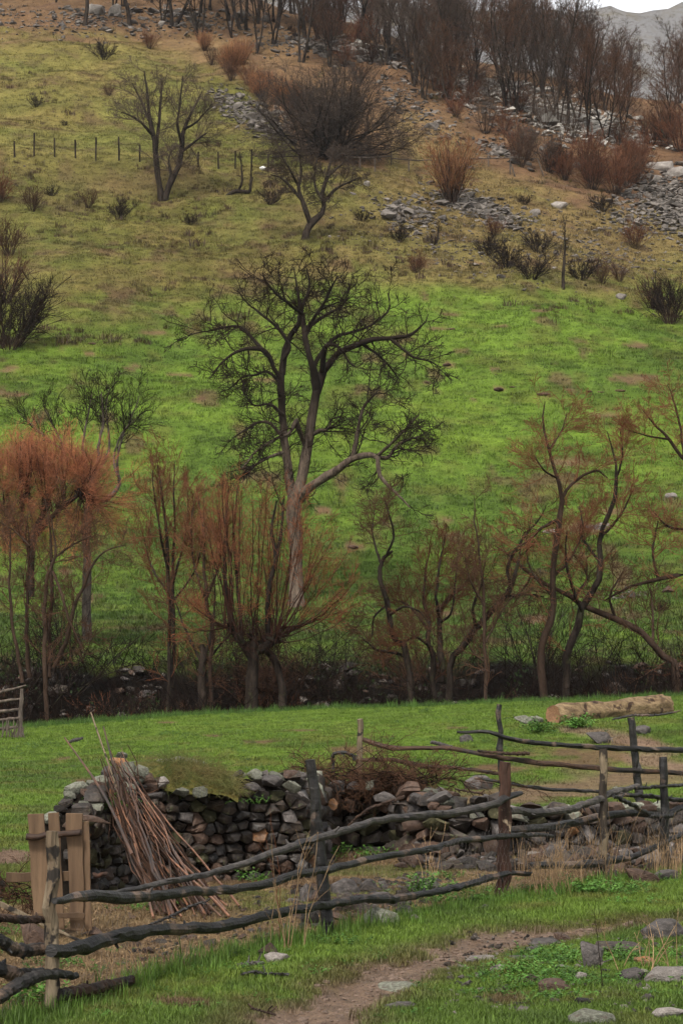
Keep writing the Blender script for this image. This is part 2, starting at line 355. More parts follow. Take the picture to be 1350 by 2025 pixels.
M['twig_orange'] = surf_mat('orange_twig', (.22, .10, .048), (.14, .066, .034), 1.5, vary=.3)
M['twig_rust'] = surf_mat('rust_twig', (0.0935, 0.0357, 0.0187), (0.1275, 0.0561, 0.0306), 1.5, vary=.3)
M['stem_brown'] = surf_mat('brown_stem', (0.0228, 0.0143, 0.0104), (0.0488, 0.0312, 0.0221), 6, stretch=(1, 1, .3), vary=.3)
M['char'] = surf_mat('charred_wood', (.0045, .004, .0035), (.017, .0145, .013), 14, rough=.5, spec=.3, stretch=(.22, 1, 1), bs=1, bd=.02, c3=(.09, .060, .042), c3t=(.56, .62), s3=2.6, vary=.25)
M['rail_grey'] = surf_mat('weathered_pole', (0.0188, 0.0158, 0.0142), (0.0713, 0.0600, 0.0525), 14, rough=.6, spec=.3, stretch=(.2, 1, 1), bs=.7, bd=.015, c3=(.018, .015, .014), c3t=(.5, .6), s3=2.5, vary=.2)
M['rail_brown'] = surf_mat('brown_pole', (0.0525, 0.0294, 0.0182), (0.0224, 0.0147, 0.0119), 12, rough=.65, stretch=(.2, 1, 1), bs=.7, bd=.015, c3=(.016, .014, .013), c3t=(.5, .62), s3=1.8, vary=.2)
M['post_pale'] = surf_mat('pale_split_wood', (0.1725, 0.1350, 0.0900), (0.0900, 0.0638, 0.0413), 9, stretch=(1, 1, .12), bs=.8, bd=.012, c3=(.022, .018, .015), c3t=(.53, .58), s3=6, vary=.12)
M['post_dark'] = surf_mat('weathered_post', (.020, .016, .013), (.05, .038, .028), 9, stretch=(1, 1, .15), bs=.8, bd=.012, c3=(.17, .13, .085), c3t=(.53, .58), s3=4, vary=.1)
M['post_red'] = surf_mat('reddish_post', (.055, .026, .017), (.026, .016, .012), 8, stretch=(1, 1, .15), bs=.8, bd=.012, c3=(.28, .21, .14), c3t=(.6, .66), s3=5, vary=.1)
M['plank'] = surf_mat('rough_plank', (0.1237, 0.0788, 0.0465), (0.0562, 0.0345, 0.0210), 10, stretch=(1, 1, .10), bs=.5, bd=.008, c3=(.045, .032, .024), c3t=(.64, .72), s3=3, vary=.25)
M['stick'] = surf_mat('stripped_stick', (.155, .066, .032), (.045, .024, .015), 5, rough=.5, spec=.5, bs=.3, bd=.004, c3=(.035, .022, .016), c3t=(.5, .62), s3=2, vary=.5)
M['stick_dark'] = surf_mat('barked_stick', (.040, .021, .014), (.018, .011, .008), 6, rough=.6, vary=.5)
M['log'] = surf_mat('peeled_log', (.08, .050, .028), (.22, .155, .085), 7, rough=.75, stretch=(.16, 1, 1), bs=1, bd=.06, c3=(.038, .022, .014), c3t=(.57, .62), s3=4, vary=.05, fine=18)
M['log_end'] = surf_mat('log_end', (.13, .07, .04), (.24, .13, .07), 8, bs=.8, bd=.02, vary=.05)
M['stone'] = surf_mat('wall_stone', (0.0108, 0.0086, 0.0072), (0.0432, 0.0310, 0.0230), 9, rough=.6, spec=.28, bs=.8, bd=.03, c3=(.085, .088, .045), c3t=(.60, .70), s3=7, vary=.6)
M['stone_dark'] = surf_mat('dark_stone', (.012, .010, .009), (.035, .029, .025), 9, rough=.5, spec=.4, bs=.8, bd=.03, vary=.5)
M['stone_moss'] = surf_mat('mossy_stone', (0.0245, 0.0238, 0.0112), (0.0525, 0.0462, 0.0245), 7, rough=.9, bs=.8, bd=.03, c3=(.12, .12, .07), c3t=(.6, .7), s3=8, vary=.4)
M['stone_brown'] = surf_mat('brown_stone', (0.0375, 0.0232, 0.0173), (0.0825, 0.0525, 0.0375), 8, rough=.6, bs=.8, bd=.03, c3=(.05, .04, .035), c3t=(.6, .7), s3=5, vary=.4)
M['stone_orange'] = surf_mat('lichen_orange_stone', (.28, .12, .04), (.16, .11, .08), 6, bs=.8, bd=.03, vary=.1)
M['stone_pale'] = surf_mat('pale_stone', (0.1275, 0.1105, 0.0978), (0.2295, 0.2040, 0.1827), 7, rough=.8, bs=.8, bd=.03, c3=(.13, .10, .085), c3t=(.6, .7), s3=4, vary=.25)
M['stone_lichen'] = surf_mat('lichen_stone', (0.0750, 0.0713, 0.0562), (0.1800, 0.1837, 0.1425), 9, rough=.9, bs=.8, bd=.03, c3=(.09, .075, .06), c3t=(.56, .66), s3=5, vary=.2)
M['stone_grey'] = surf_mat('grey_stone', (0.0400, 0.0352, 0.0328), (0.1000, 0.0864, 0.0800), 6, rough=.65, bs=.8, bd=.03, c3=(.22, .18, .16), c3t=(.62, .72), s3=3, vary=.3)
M['scree'] = surf_mat('scree_stone', (0.0648, 0.0547, 0.0475), (0.1368, 0.1188, 0.1044), 3, rough=.85, bs=.5, bd=.03, vary=.5)
M['scree_white'] = surf_mat('white_scree', (0.1875, 0.1725, 0.1537), (0.3000, 0.2775, 0.2475), 3, rough=.85, bs=.5, bd=.03, vary=.3)
M['core'] = surf_mat('gap_shade', (.006, .005, .004), (.014, .011, .009), 12, spec=0, vary=0)  # near-black colour standing in for shade between the wall stones
M['wire'] = surf_mat('rusty_wire', (.20, .18, .17), (.12, .10, .09), 20, rough=.5, vary=0)
M['leaf'] = surf_mat('nettle_leaf', (.045, .115, .018), (.085, .165, .03), 6, rough=.6, vary=.3)
M['leaf_dark'] = surf_mat('ivy_leaf', (0.0096, 0.0216, 0.0048), (0.0210, 0.0390, 0.0084), 6, rough=.6, vary=.3)
M['turf'] = surf_mat('mossy_turf', (.055, .062, .016), (.12, .085, .022), 10, bs=1, bd=.03, c3=(.035, .045, .012), c3t=(.5, .65), s3=5, vary=.1)
M['turf_blade'] = surf_mat('turf_blade', (.06, .095, .022), (.15, .115, .045), 4, vary=.3)
M['soil'] = surf_mat('molehill_soil', (.045, .026, .018), (.085, .050, .034), 10, bs=1, bd=.04, vary=.3)
M['mud'] = surf_mat('trodden_mud', (.085, .058, .042), (.15, .105, .08), 20, rough=.6, bs=.5, bd=.01, vary=.3)
M['white'] = surf_mat('white_plastic', (.75, .73, .72), (.6, .58, .58), 5, rough=.5, vary=0)
M['water'] = surf_mat('puddle', (.05, .04, .03), (.07, .055, .04), 5, rough=.08, spec=.6, bs=.05, vary=0)

def trunk_bark():
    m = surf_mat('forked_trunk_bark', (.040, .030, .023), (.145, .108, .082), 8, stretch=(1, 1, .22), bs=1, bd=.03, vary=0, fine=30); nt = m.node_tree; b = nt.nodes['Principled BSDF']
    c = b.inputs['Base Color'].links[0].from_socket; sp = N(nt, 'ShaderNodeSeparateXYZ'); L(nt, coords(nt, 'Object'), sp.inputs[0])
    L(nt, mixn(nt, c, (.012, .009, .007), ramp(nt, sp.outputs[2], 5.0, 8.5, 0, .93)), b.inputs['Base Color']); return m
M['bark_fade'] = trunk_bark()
# ---------------------------------------------------------------- ground mesh: polar sheet, fine where the camera looks
def build_ground():
    az = np.concatenate([np.linspace(-180, -40, 15)[:-1], np.linspace(-40, -12, 28)[:-1], np.linspace(-12, 12, 300), np.linspace(12, 40, 28)[1:], np.linspace(40, 180, 15)[1:-1]])
    az = np.radians(az)
    r = np.concatenate([[.3, 3, 6, 9], np.geomspace(11, 30, 150), np.geomspace(30, 60, 80)[1:], np.linspace(60, 80, 75)[1:], np.geomspace(80, 270, 260)[1:], np.geomspace(270, 650, 30)[1:], [900, 1500, 2500]])
    A, R = np.meshgrid(az, r); x = R * np.sin(A); y = R * np.cos(A)
    z = ground(x, np.minimum(y, 1100))
    V = np.stack([x, y, z], -1).reshape(-1, 3)
    na, nr = len(az), len(r)
    i = np.arange(nr - 1)[:, None] * na; j = np.arange(na)[None, :]; j2 = (j + 1) % na
    F = np.stack([i + j, i + na + j, i + na + j2, i + j2], -1).reshape(-1, 4)[:, ::-1]
    c0 = len(V); V = np.vstack([V, [[0, 0, 0]]])
    T = np.stack([np.full(na, c0), np.arange(na), (np.arange(na) + 1) % na], -1)[:, ::-1]
    me = new_mesh('ground', V, [F, T], M['ground'])
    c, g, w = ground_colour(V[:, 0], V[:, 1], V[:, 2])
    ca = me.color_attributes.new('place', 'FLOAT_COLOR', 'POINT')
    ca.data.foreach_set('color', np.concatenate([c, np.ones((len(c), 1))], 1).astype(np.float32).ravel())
    wa = me.attributes.new('wet', 'FLOAT', 'POINT'); wa.data.foreach_set('value', w.astype(np.float32))
    o = obj('ground', me); tag(o, 'green meadow and brown hillside above a dark gully', kind='structure')
build_ground()
def build_mountain():
    xs = np.linspace(-420, 620, 200); ys = np.linspace(480, 1150, 130)
    X, Y = np.meshgrid(xs, ys)
    px = 675 + FPX * X / 900.
    ridge = np.interp(px, [-1600, 0, 700, 900, 1000, 1140, 1200, 1290, 1350, 1600, 2600, 4000], [-30, -10, 6, 14, 10, 10, 19, 28, 22, 18, 60, 120])
    ztop = EYE + (1312 - ridge) * 900 / FPX
    t = (Y - 480) / 420.
    z = 40 + (ztop - 40) * np.clip(t, 0, 1) ** .85
    z = np.where(Y > 900, ztop - (Y - 900) * .25, z)
    damp = sstep(0, 60, np.abs(Y - 900)) * .85 + .15
    rid = 1 - np.abs(fbm(X / 60, Y / 90, 5, 301) * 2 - 1)
    z = z + damp * ((rid - .6) * 34 + (fbm(X / 14, Y / 14, 4, 331) - .5) * 12) + (fbm(X / 9, Y / 30, 3, 341) - .5) * 5
    V = np.stack([X, Y, z], -1).reshape(-1, 3); n = len(xs)
    i = np.arange(len(ys) - 1)[:, None] * n; j = np.arange(n - 1)[None, :]
    F = np.stack([i + j, i + j + 1, i + n + j + 1, i + n + j], -1).reshape(-1, 4)
    m, nt, b = base_mat('mountain_rock', .95, .1)
    v = coords(nt, 'Object'); vs = coords(nt, 'Object', (1, .5, 1.6))
    f = noise(nt, vs, .035, 8, .7); g = noise(nt, v, .4, 5, .7)
    c = mixn(nt, (.13, .11, .075), (.17, .165, .165), ramp(nt, f, .38, .5))
    c = mixn(nt, c, (.07, .058, .045), ramp(nt, g, .52, .7))
    L(nt, c, b.inputs['Base Color']); bump(nt, b, g, 1, 2.5)
    o = obj('mountain', new_mesh('mountain', V, [F], m)); tag(o, 'bare grey rocky mountain beyond the wooded ridge', kind='structure')
build_mountain()
# ---------------------------------------------------------------- tubes and branches
def unit(v): return v / np.maximum(np.linalg.norm(v, axis=-1, keepdims=True), 1e-9)
def tubes(P, R, S):
    """P (N,K,3), R (N,K) -> vertices, quads"""
    P = np.asarray(P, float); R = np.asarray(R, float)
    n, k, _ = P.shape
    T = unit(np.gradient(P, axis=1)); mt = unit(P[:, -1] - P[:, 0] + 1e-6)
    ref = np.where(np.abs(mt[:, 2:3]) < .8, [[0, 0, 1.]], [[1., 0, 0]])[:, None]
    A = unit(np.cross(T, np.broadcast_to(ref, T.shape))); B = np.cross(T, A)
    a = np.arange(S) * 2 * pi / S
    V = P[:, :, None] + R[:, :, None, None] * (np.cos(a)[None, None, :, None] * A[:, :, None] + np.sin(a)[None, None, :, None] * B[:, :, None])
    b = (np.arange(n) * k * S)[:, None, None] + (np.arange(k - 1) * S)[None, :, None]
    s = np.arange(S)[None, None, :]; s2 = (s + 1) % S
    F = np.stack([b + s, b + s2, b + S + s2, b + S + s], -1).reshape(-1, 4)
    return V.reshape(-1, 3), F
class Acc:
    """collects geometry for one mesh"""
    def __init__(s): s.V = []; s.F = {}; s.n = 0
    def add(s, V, *Fs, m=0):
        for F in Fs:
            F = np.asarray(F); s.F.setdefault((F.shape[1], m), []).append(F + s.n)
        s.V.append(V); s.n += len(V); return s
    def mesh(s, name, mats, smooth=True):
        ks = list(s.F); return new_mesh(name, np.concatenate(s.V), [np.concatenate(s.F[k]) for k in ks], mats, [k[1] for k in ks], smooth)
def tris(me): return sum(len(p.vertices) - 2 for p in me.polygons)
def sprout(rng, P, R, n, t0=.2, t1=.98, ang=45, av=12, Lf=.5, Lv=.3, tap=.5, up=0., wig=.15, K=5, rk=.6, re=.3, rmin=.004, Labs=None, flat=0., rl=.016):
    """n children on each branch; Lf is a share of the parent's length (Labs: metres)"""
    N0, k, _ = P.shape
    t = t0 + (t1 - t0) * (np.arange(n)[None] + rng.random((N0, n))) / n
    g = t * (k - 1); i = np.clip(g.astype(int), 0, k - 2); f = (g - i)[..., None]
    idx = np.arange(N0)[:, None]
    p = P[idx, i] * (1 - f) + P[idx, i + 1] * f
    T = unit(P[idx, i + 1] - P[idx, i]); r = R[idx, i] * (1 - f[..., 0]) + R[idx, i + 1] * f[..., 0]
    plen = np.linalg.norm(np.diff(P, axis=1), axis=-1).sum(1)[:, None]
    rd = rng.normal(size=(N0, n, 3)); rd[..., 2] *= (1 - flat)
    side = unit(rd - (rd * T).sum(-1, keepdims=True) * T)
    a = np.radians(rng.normal(ang, av, (N0, n)))[..., None]
    D = unit(T * np.cos(a) + side * np.sin(a))
    ln = (plen * Lf if Labs is None else Labs) * (1 - tap * t) * (1 + Lv * rng.uniform(-1, 1, (N0, n)))
    D = D.reshape(-1, 3); p = p.reshape(-1, 3); ln = ln.reshape(-1); r = r.reshape(-1)
    return grow(rng, p, D, ln, np.maximum(np.minimum(r * rk, ln * rl), rmin), K, up, wig, re, rmin)
def grow(rng, p, D, ln, r0, K, up=0., wig=.15, re=.3, rmin=.004):
    n = len(p); Q = np.zeros((n, K, 3)); Q[:, 0] = p; d = D.copy(); st = (ln / (K - 1))[:, None]
    for k in range(1, K):
        d = unit(d + rng.normal(0, wig, (n, 3)) + np.array([0, 0, 1.]) * up)
        Q[:, k] = Q[:, k - 1] + d * st
    q = np.linspace(0, 1, K)[None]
    R = np.maximum(np.asarray(r0)[:, None] * (1 - q * (1 - re)), rmin)
    return Q, R
def spline(pts, K):
    """smooth path through given points, K samples; extra columns (radius) ride along"""
    P = np.asarray(pts, float); n = len(P); s = np.concatenate([[0], np.cumsum(np.linalg.norm(np.diff(P[:, :3], axis=0), axis=1) + 1e-6)])
    Pe = np.vstack([2 * P[0] - P[1], P, 2 * P[-1] - P[-2]])
    t = np.linspace(0, s[-1], K); i = np.clip(np.searchsorted(s, t, 'right') - 1, 0, n - 2)
    u = ((t - s[i]) / (s[i + 1] - s[i]))[:, None]
    a, b, c, d = Pe[i], Pe[i + 1], Pe[i + 2], Pe[i + 3]
    q = .5 * (2 * b + (c - a) * u + (2 * a - 5 * b + 4 * c - d) * u ** 2 + (3 * b - a - 3 * c + d) * u ** 3)
    return q
def limbs_px(base, d, limbs, K=16, wig=.02, seed=0, slim=1.):
    """limbs: lists of (px, py, radius px[, depth offset m]) seen at distance d -> P, R relative to base"""
    rng = np.random.default_rng(seed); Ps, Rs = [], []
    for lb in limbs:
        q = []; 
        for pt in lb:
            dd = d + (pt[3] if len(pt) > 3 else 0)
            q.append([*W(pt[0], pt[1], dd), pt[2] * slim * dd / FPX])
        q = spline(q, K)
        ln = np.linalg.norm(np.diff(q[:, :3], axis=0), axis=1).sum()
        nz = rng.normal(0, 1, (K, 3)); nz[0] = 0; nz = (nz + np.roll(nz, 1, 0)) * .5
        q[1:, :3] += nz[1:] * wig * ln / K * 3
        Ps.append(q[:, :3] - base); Rs.append(np.maximum(q[:, 3] * (1 + .35 * (fbm(np.arange(K) * .55 + seed * 3.1 + len(Ps) * 7, np.zeros(K), 3, 5) - .5)), .008))
    return np.array(Ps), np.array(Rs)
def addt(acc, PR, S, m=0):
    V, F = tubes(PR[0], PR[1], S); acc.add(V, F, m=m)
def cat(*prs):
    K = min(p[0].shape[1] for p in prs)
    def rs(P):
        if P.shape[1] == K: return P
        i = np.round(np.linspace(0, P.shape[1] - 1, K)).astype(int); return P[:, i]
    return np.concatenate([rs(p[0]) for p in prs]), np.concatenate([rs(p[1]) for p in prs])

# ---------------------------------------------------------------- tree and shrub kinds
def wood_tree(seed, H=11., stems=1, spread=.35, r0=.14, n1=14, twig_m='twig_grey', bark='bark', dens=1., lean=.06, low=.3, rt=.0062):
    """tall bare woodland tree -> (trunk mesh, crown mesh)"""
    rng = np.random.default_rng(seed)
    D = np.stack([rng.normal(0, lean + .10 * (stems > 1), stems), rng.normal(0, lean + .10 * (stems > 1), stems), np.ones(stems)], -1)
    p0 = np.stack([rng.normal(0, .12 * (stems > 1), stems), rng.normal(0, .12 * (stems > 1), stems), np.full(stems, -.3)], -1)
    T = grow(rng, p0, unit(D), H * rng.uniform(.8, 1, stems), np.full(stems, r0 / stems ** .3), 12, .03, .07, .18)
    T[1][:, 0] *= 1.35
    Lm = sprout(rng, *T, n1, low, .97, 42, 10, spread * 1.25, .3, .55, .10, .12, 7, .55, .25, .012)
    a = Acc(); addt(a, T, 8); addt(a, Lm, 5)
    B = sprout(rng, *cat(T, Lm), int(8 * dens), .25, .98, 40, 12, .40, .3, .45, .07, .16, 5, .5, .4, .012)
    C = sprout(rng, *B, int(6 * dens), .2, .98, 40, 14, .5, .3, .4, .06, .18, 4, .6, .6, rt)
    E = sprout(rng, *C, int(4 * dens), .2, .98, 35, 14, .6, .3, .3, .06, .2, 3, .7, .7, rt * .8)
    c = Acc(); addt(c, B, 3); addt(c, C, 3); addt(c, E, 3)
    return a.mesh('trunk', M[bark]), c.mesh('crown', M[twig_m])
def bush(seed, H=2., W_=1.6, stems=26, twig_m='twig_brown', stem_m='stem_brown', n2=5, n3=4, up=.05, arch=0., rs=.018, rt=.008, wig=.12, fine=True):
    """many-stemmed bare shrub -> (stems mesh, twigs mesh)"""
    rng = np.random.default_rng(seed)
    a = rng.uniform(0, 2 * pi, stems); sp = np.sqrt(rng.uniform(0, 1, stems)) * W_ / H
    D = unit(np.stack([np.cos(a) * sp, np.sin(a) * sp, np.ones(stems)], -1))
    p0 = np.stack([np.cos(a) * sp * H * .12, np.sin(a) * sp * H * .12, np.full(stems, -.12)], -1)
    S_ = grow(rng, p0, D, H * rng.uniform(.65, 1.05, stems), np.full(stems, rs), 7, up - arch, wig, .4, rt)
    B = sprout(rng, *S_, n2, .2, .98, 32, 12, .42, .3, .4, up, .15, 4, .6, .6, rt)
    s = Acc(); addt(s, S_, 4)
    c = Acc(); addt(c, B, 3)
    if n3: addt(c, sprout(rng, *B, n3, .15, .98, 32, 14, .6, .3, .3, up, .18, 3, .7, .7, rt * .8), 3)
    return s.mesh('stems', M[stem_m]), c.mesh('twigs', M[twig_m])
def place(kind, meshes, names, label, cat_, loc, rz=0., sc=1., group=None, tilt=(0, 0)):
    t = thing(kind, label, cat_, loc, rz, group)
    t.rotation_euler = (tilt[0], tilt[1], rz); t.scale = (sc, sc, sc) if np.isscalar(sc) else sc
    for me, nm in zip(meshes, names): obj(nm, me, t)
    return t
TC = ('trunk', 'crown'); ST = ('stems', 'crown')

# ---------------------------------------------------------------- the big bare tree in the meadow
def hero(kind, label, cat_, bpx, bpy_, limbs, seed, bark='bark', twig='twig_dark', d=None, sides=9, levels=None, K=16, wig=.02, trunk_from=0, group=None, base=None, slim=1.):
    """a tree whose main limbs follow given lines; levels: list of dicts for sprout"""
    b = G(bpx, bpy_) if base is None else np.array(base)
    d = b[1] if d is None else d
    rng = np.random.default_rng(seed)
    PR = limbs_px(b, d, limbs, K, wig, seed, slim)
    t = thing(kind, label, cat_, tuple(b), 0, group)
    a = Acc(); addt(a, PR, sides)
    c = Acc(); cur = (PR[0][trunk_from:], PR[1][trunk_from:]); pool = [cur]
    for li, lv in enumerate(levels):
        lv = dict(lv); src = lv.pop('src', None); S = lv.pop('S', 3); tr = lv.pop('trunk', False)
        s = cat(*[pool[q] for q in src]) if src else pool[-1]
        ch = sprout(rng, *s, **lv); pool.append(ch); addt(a if tr else c, ch, S)
    obj('trunk', a.mesh('trunk', M[bark] if isinstance(bark, str) else [M[q] for q in bark]), t); obj('crown', c.mesh('crown', M[twig]), t)
    return t
BIG = [
 [(586, 1206, 23), (586, 1185, 17), (586, 1150, 15), (584, 1060, 14.5), (583, 1000, 15), (592, 960, 12), (603, 910, 11), (612, 860, 10), (620, 800, 9), (626, 765, 8.5)],
 [(584, 1010, 14), (574, 960, 10, .3), (566, 905, 8.5, .4), (560, 850, 8, .3), (557, 790, 7.5), (556, 750, 7), (558, 715, 6)],
 [(626, 775, 9), (622, 740, 8, -.3), (611, 705, 6.5, -.6), (604, 670, 6, -.5), (599, 635, 5), (592, 600, 3.5), (586, 560, 2), (580, 528, 1)],
 [(626, 775, 9), (636, 740, 8.5, .2), (648, 722, 7, .2), (668, 700, 6, 0), (700, 685, 5.5, -.4), (735, 672, 5, -.8), (775, 668, 4, -.9), (812, 662, 3, -1.), (838, 640, 1.5, -1.1), (846, 622, 1, -1.1)],
 [(558, 740, 7), (563, 690, 6, .2), (576, 660, 5.5, .3), (590, 640, 5, .2), (600, 600, 3.5), (612, 565, 2.5), (606, 525, 1)],
 [(556, 752, 6), (545, 735, 5, -.2), (533, 708, 5, -.4), (515, 690, 4.5, -.6), (487, 690, 4, -.8), (460, 700, 3, -.9), (435, 722, 2, -1), (415, 748, 1, -1)],
 [(522, 696, 4.5), (505, 676, 4, .3), (490, 660, 3.5, .5), (472, 646, 3, .6), (440, 648, 2.5, .7), (410, 655, 1.6, .8), (372, 662, .8, .8)],
 [(556, 715, 5), (572, 690, 4), (560, 660, 3.5, .5), (540, 640, 3, .8), (515, 620, 2.5, 1.1), (490, 600, 1.5, 1.3), (470, 575, 1, 1.3)],
 [(638, 735, 6), (640, 700, 5.5, -.5), (648, 682, 4.5, -.8), (672, 688, 3, -1.2), (690, 715, 2, -1.5), (700, 725, 1.2, -1.6)],
 [(618, 730, 5, .3), (640, 690, 4, .8), (668, 665, 3.5, 1.2), (700, 655, 3, 1.5), (740, 640, 2.5, 1.8), (770, 610, 2, 2), (765, 580, 1, 2)],
 [(603, 665, 4.5), (618, 640, 4, .5), (650, 620, 3, 1), (680, 600, 2, 1.2), (690, 560, 1, 1.2)],
 [(596, 620, 4), (570, 600, 3, -.8), (545, 580, 2.5, -1.2), (525, 555, 2, -1.4), (520, 540, 1, -1.4)],
 [(606, 650, 4), (640, 600, 3, -.9), (655, 570, 2.4, -1.1), (668, 545, 1.4, -1.2)],
 [(770, 668, 3.5, -.9), (790, 685, 3, -1), (815, 705, 2.4, -1.1), (850, 715, 1.8, -1.2), (872, 728, .9, -1.3)],
 [(715, 680, 3.5, -.6), (745, 700, 2.6, -.4), (770, 725, 2, -.3), (790, 752, 1, -.2)],
 [(592, 985, 13), (610, 966, 10, -.5), (640, 945, 9, -1), (672, 925, 8, -1.4), (700, 905, 7, -1.6), (730, 900, 6.5, -1.8), (748, 905, 5.5, -1.9), (750, 940, 4, -2), (775, 968, 3, -2.1), (810, 1004, 1.2, -2.2)],
 [(697, 906, 5.5, -1.6), (704, 870, 4.5, -1.8), (712, 830, 3.5, -2), (722, 800, 3, -2.1), (742, 780, 1.5, -2.2), (752, 762, .8, -2.2)],
 [(735, 901, 4.5, -1.8), (765, 905, 4, -1.3), (785, 880, 3, -1), (812, 868, 2.4, -.8), (832, 862, 1, -.7)],
 [(745, 902, 4, -1.8), (770, 880, 3, -2.4), (800, 850, 2.2, -2.8), (828, 820, 1.2, -3)],
 [(603, 880, 5), (592, 850, 4.5, -.4), (586, 832, 4.5, -.6), (573, 855, 3.5, -.9), (545, 868, 3, -1.2), (510, 890, 2.4, -1.5), (480, 925, 1.4, -1.7)],
 [(556, 860, 4), (535, 838, 3.2, .5), (510, 835, 2.6, .8), (485, 850, 2.2, 1), (462, 865, 1, 1.1)],
 [(617, 860, 4.5), (632, 852, 4, -.3), (648, 848, 3, -.5), (656, 830, 1.4, -.6)],
 [(556, 760, 4), (530, 735, 2.6, .4), (505, 742, 2.2, .6), (480, 745, 2, .8), (452, 772, 1, .9)],
 [(560, 820, 3.5), (535, 800, 2.5, -.5), (500, 800, 2, -.8), (478, 770, 1, -1)],
 [(560, 895, 3.5), (530, 905, 3, -.6), (500, 925, 2.2, -.8), (478, 955, 1, -1)],
]
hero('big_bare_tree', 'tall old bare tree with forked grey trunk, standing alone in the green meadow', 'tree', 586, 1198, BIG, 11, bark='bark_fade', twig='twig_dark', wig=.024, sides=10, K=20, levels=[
 dict(n=10, t0=.3, t1=.99, ang=55, av=18, Labs=2.1, tap=.45, up=.02, wig=.28, K=7, rk=.45, re=.35, rmin=.014, S=4, src=[0]),
 dict(n=7, t0=.2, ang=50, av=18, Lf=.5, up=.03, wig=.26, K=5, rk=.6, re=.5, rmin=.011),
 dict(n=6, t0=.2, ang=48, av=18, Lf=.6, up=.04, wig=.24, K=4, rk=.7, re=.6, rmin=.0065),
 dict(n=22, t0=.25, t1=1, ang=52, av=18, Labs=.9, tap=.3, up=.04, wig=.3, K=4, rk=.3, re=.6, rmin=.0075, src=[0])])
# ---------------------------------------------------------------- trees along the gully
YG = 63.0
def gb(px, d): return at(px, d)
WL = lambda n1=10, n2=5, n3=4, L1=.9, up=.08, t0=.35, a=30, rt=.005: [
 dict(n=n1 + 1, t0=t0, t1=.99, ang=a + 14, av=16, Labs=L1 * 1.35, tap=.35, up=up * .8, wig=.2, K=7, rk=.45, re=.4, rmin=.007, S=3, rl=.013),
 dict(n=n2 + 2, t0=.12, ang=a + 8, av=15, Lf=.5, up=up * .6, wig=.2, K=5, rk=.6, re=.6, rmin=rt),
 dict(n=n3 + 2, t0=.1, ang=a + 4, av=15, Lf=.6, up=up * .6, wig=.2, K=3, rk=.7, re=.7, rmin=rt * .7)]
def gully_tree(kind, label, d, bpx, bpy_, limbs, seed, levels, bark='bark', twig='twig_brown', group=None, **k):
    b = at(bpx, d)
    limbs = [list(l) for l in limbs]
    q = limbs[0][0]; pyb = float(project(b[0], b[1], b[2] - .3)[1]); limbs[0][0] = (bpx, pyb, q[2])
    k.setdefault('wig', .034); k.setdefault('K', 22); k.setdefault('slim', .78)
    return hero(kind, label, 'tree', bpx, bpy_, limbs, seed, bark, twig, d=d, levels=levels, base=b, group=group, **k)
# pollard willows: long shoots from several knobby heads
def pollard(kind, label, bpx, d, trunk, heads, fans, seed, twig='twig_red', shoot_r=.014, extra=None, mat=True, bow=.12, tl=.6):
    b = at(bpx, d); rng = np.random.default_rng(seed); t = thing(kind, label, 'tree', tuple(b)); a = Acc()
    PR = limbs_px(b, d, trunk, 14, .02, seed); addt(a, PR, 9)
    hp = [W(*h[:2], d + (h[2] if len(h) > 2 else 0)) - b for h in heads]
    for h in hp:
        q = grow(rng, np.tile(h, (5, 1)) - [0, 0, .12], unit(rng.normal(0, .5, (5, 3)) + [0, 0, 1]), np.full(5, .3), np.full(5, .07), 4, 0, .1, .5, .02); addt(a, q, 6)
    obj('trunk', a.mesh('trunk', M['bark']), t); s = Acc(); c = Acc()
    for (tx, ty, sx, sy, num) in fans:      # where the shoot tips gather
        tgt = np.array([W(tx + rng.normal() * sx, ty + rng.normal() * sy, d) for _ in range(num)]) - b; tgt[:, 1] += rng.normal(0, .9, num)
        H = np.array(hp); dist = np.abs(tgt[:, None, 0] - H[None, :, 0]) + rng.uniform(0, .5, (num, len(hp))); o = H[dist.argmin(1)] + rng.normal(0, .09, (num, 3))
        mid = (o + tgt) / 2 + np.stack([(tgt[:, 0] - o[:, 0]) * bow, 0 * o[:, 0], -bow * np.abs(tgt[:, 0] - o[:, 0])], -1) + rng.normal(0, .10, (num, 3))
        u = np.linspace(0, 1, 10)[None, :, None]; P = (1 - u) ** 2 * o[:, None] + 2 * u * (1 - u) * mid[:, None] + u ** 2 * tgt[:, None]; P[:, 1:] += np.cumsum(rng.normal(0, .026, P[:, 1:].shape), 1)
        R = np.maximum(shoot_r * np.exp(rng.normal(0, .45, num))[:, None] * (1 - .75 * np.linspace(0, 1, 10)[None]), .005); addt(s, (P, R), 4)
        B = sprout(rng, P, R, 8, .45, .98, 32, 14, Labs=tl, tap=.3, up=.05, wig=.16, K=5, rk=.5, re=.6, rmin=.0045); addt(c, B, 3, 0)
        E = sprout(rng, *B, 8, .15, .98, 34, 14, .6, .3, .3, .06, .18, 3, .7, .7, .0036); addt(c, E, 3, 1)
    if mat:          # hanging and matted shoots round the heads
        for h in hp:
            n_ = 55; q = np.tile(h, (n_, 1)) + rng.normal(0, 1, (n_, 3)) * [.18, .2, .22]; dn = rng.uniform(.1, 1.2, n_)[:, None]; D = unit(rng.normal(0, 1, (n_, 3)) * [1, .8, .5] - [0, 0, .35] * dn)
            addt(s, grow(rng, q, D, .8 * rng.uniform(.4, 1.3, n_), np.full(n_, .007), 7, -.08, .16, .5, .004), 3)
    obj('shoots', s.mesh('shoots', M['stem_red']), t); obj('crown', c.mesh('crown', [M['twig_rust'], M[twig]]), t)
    return t
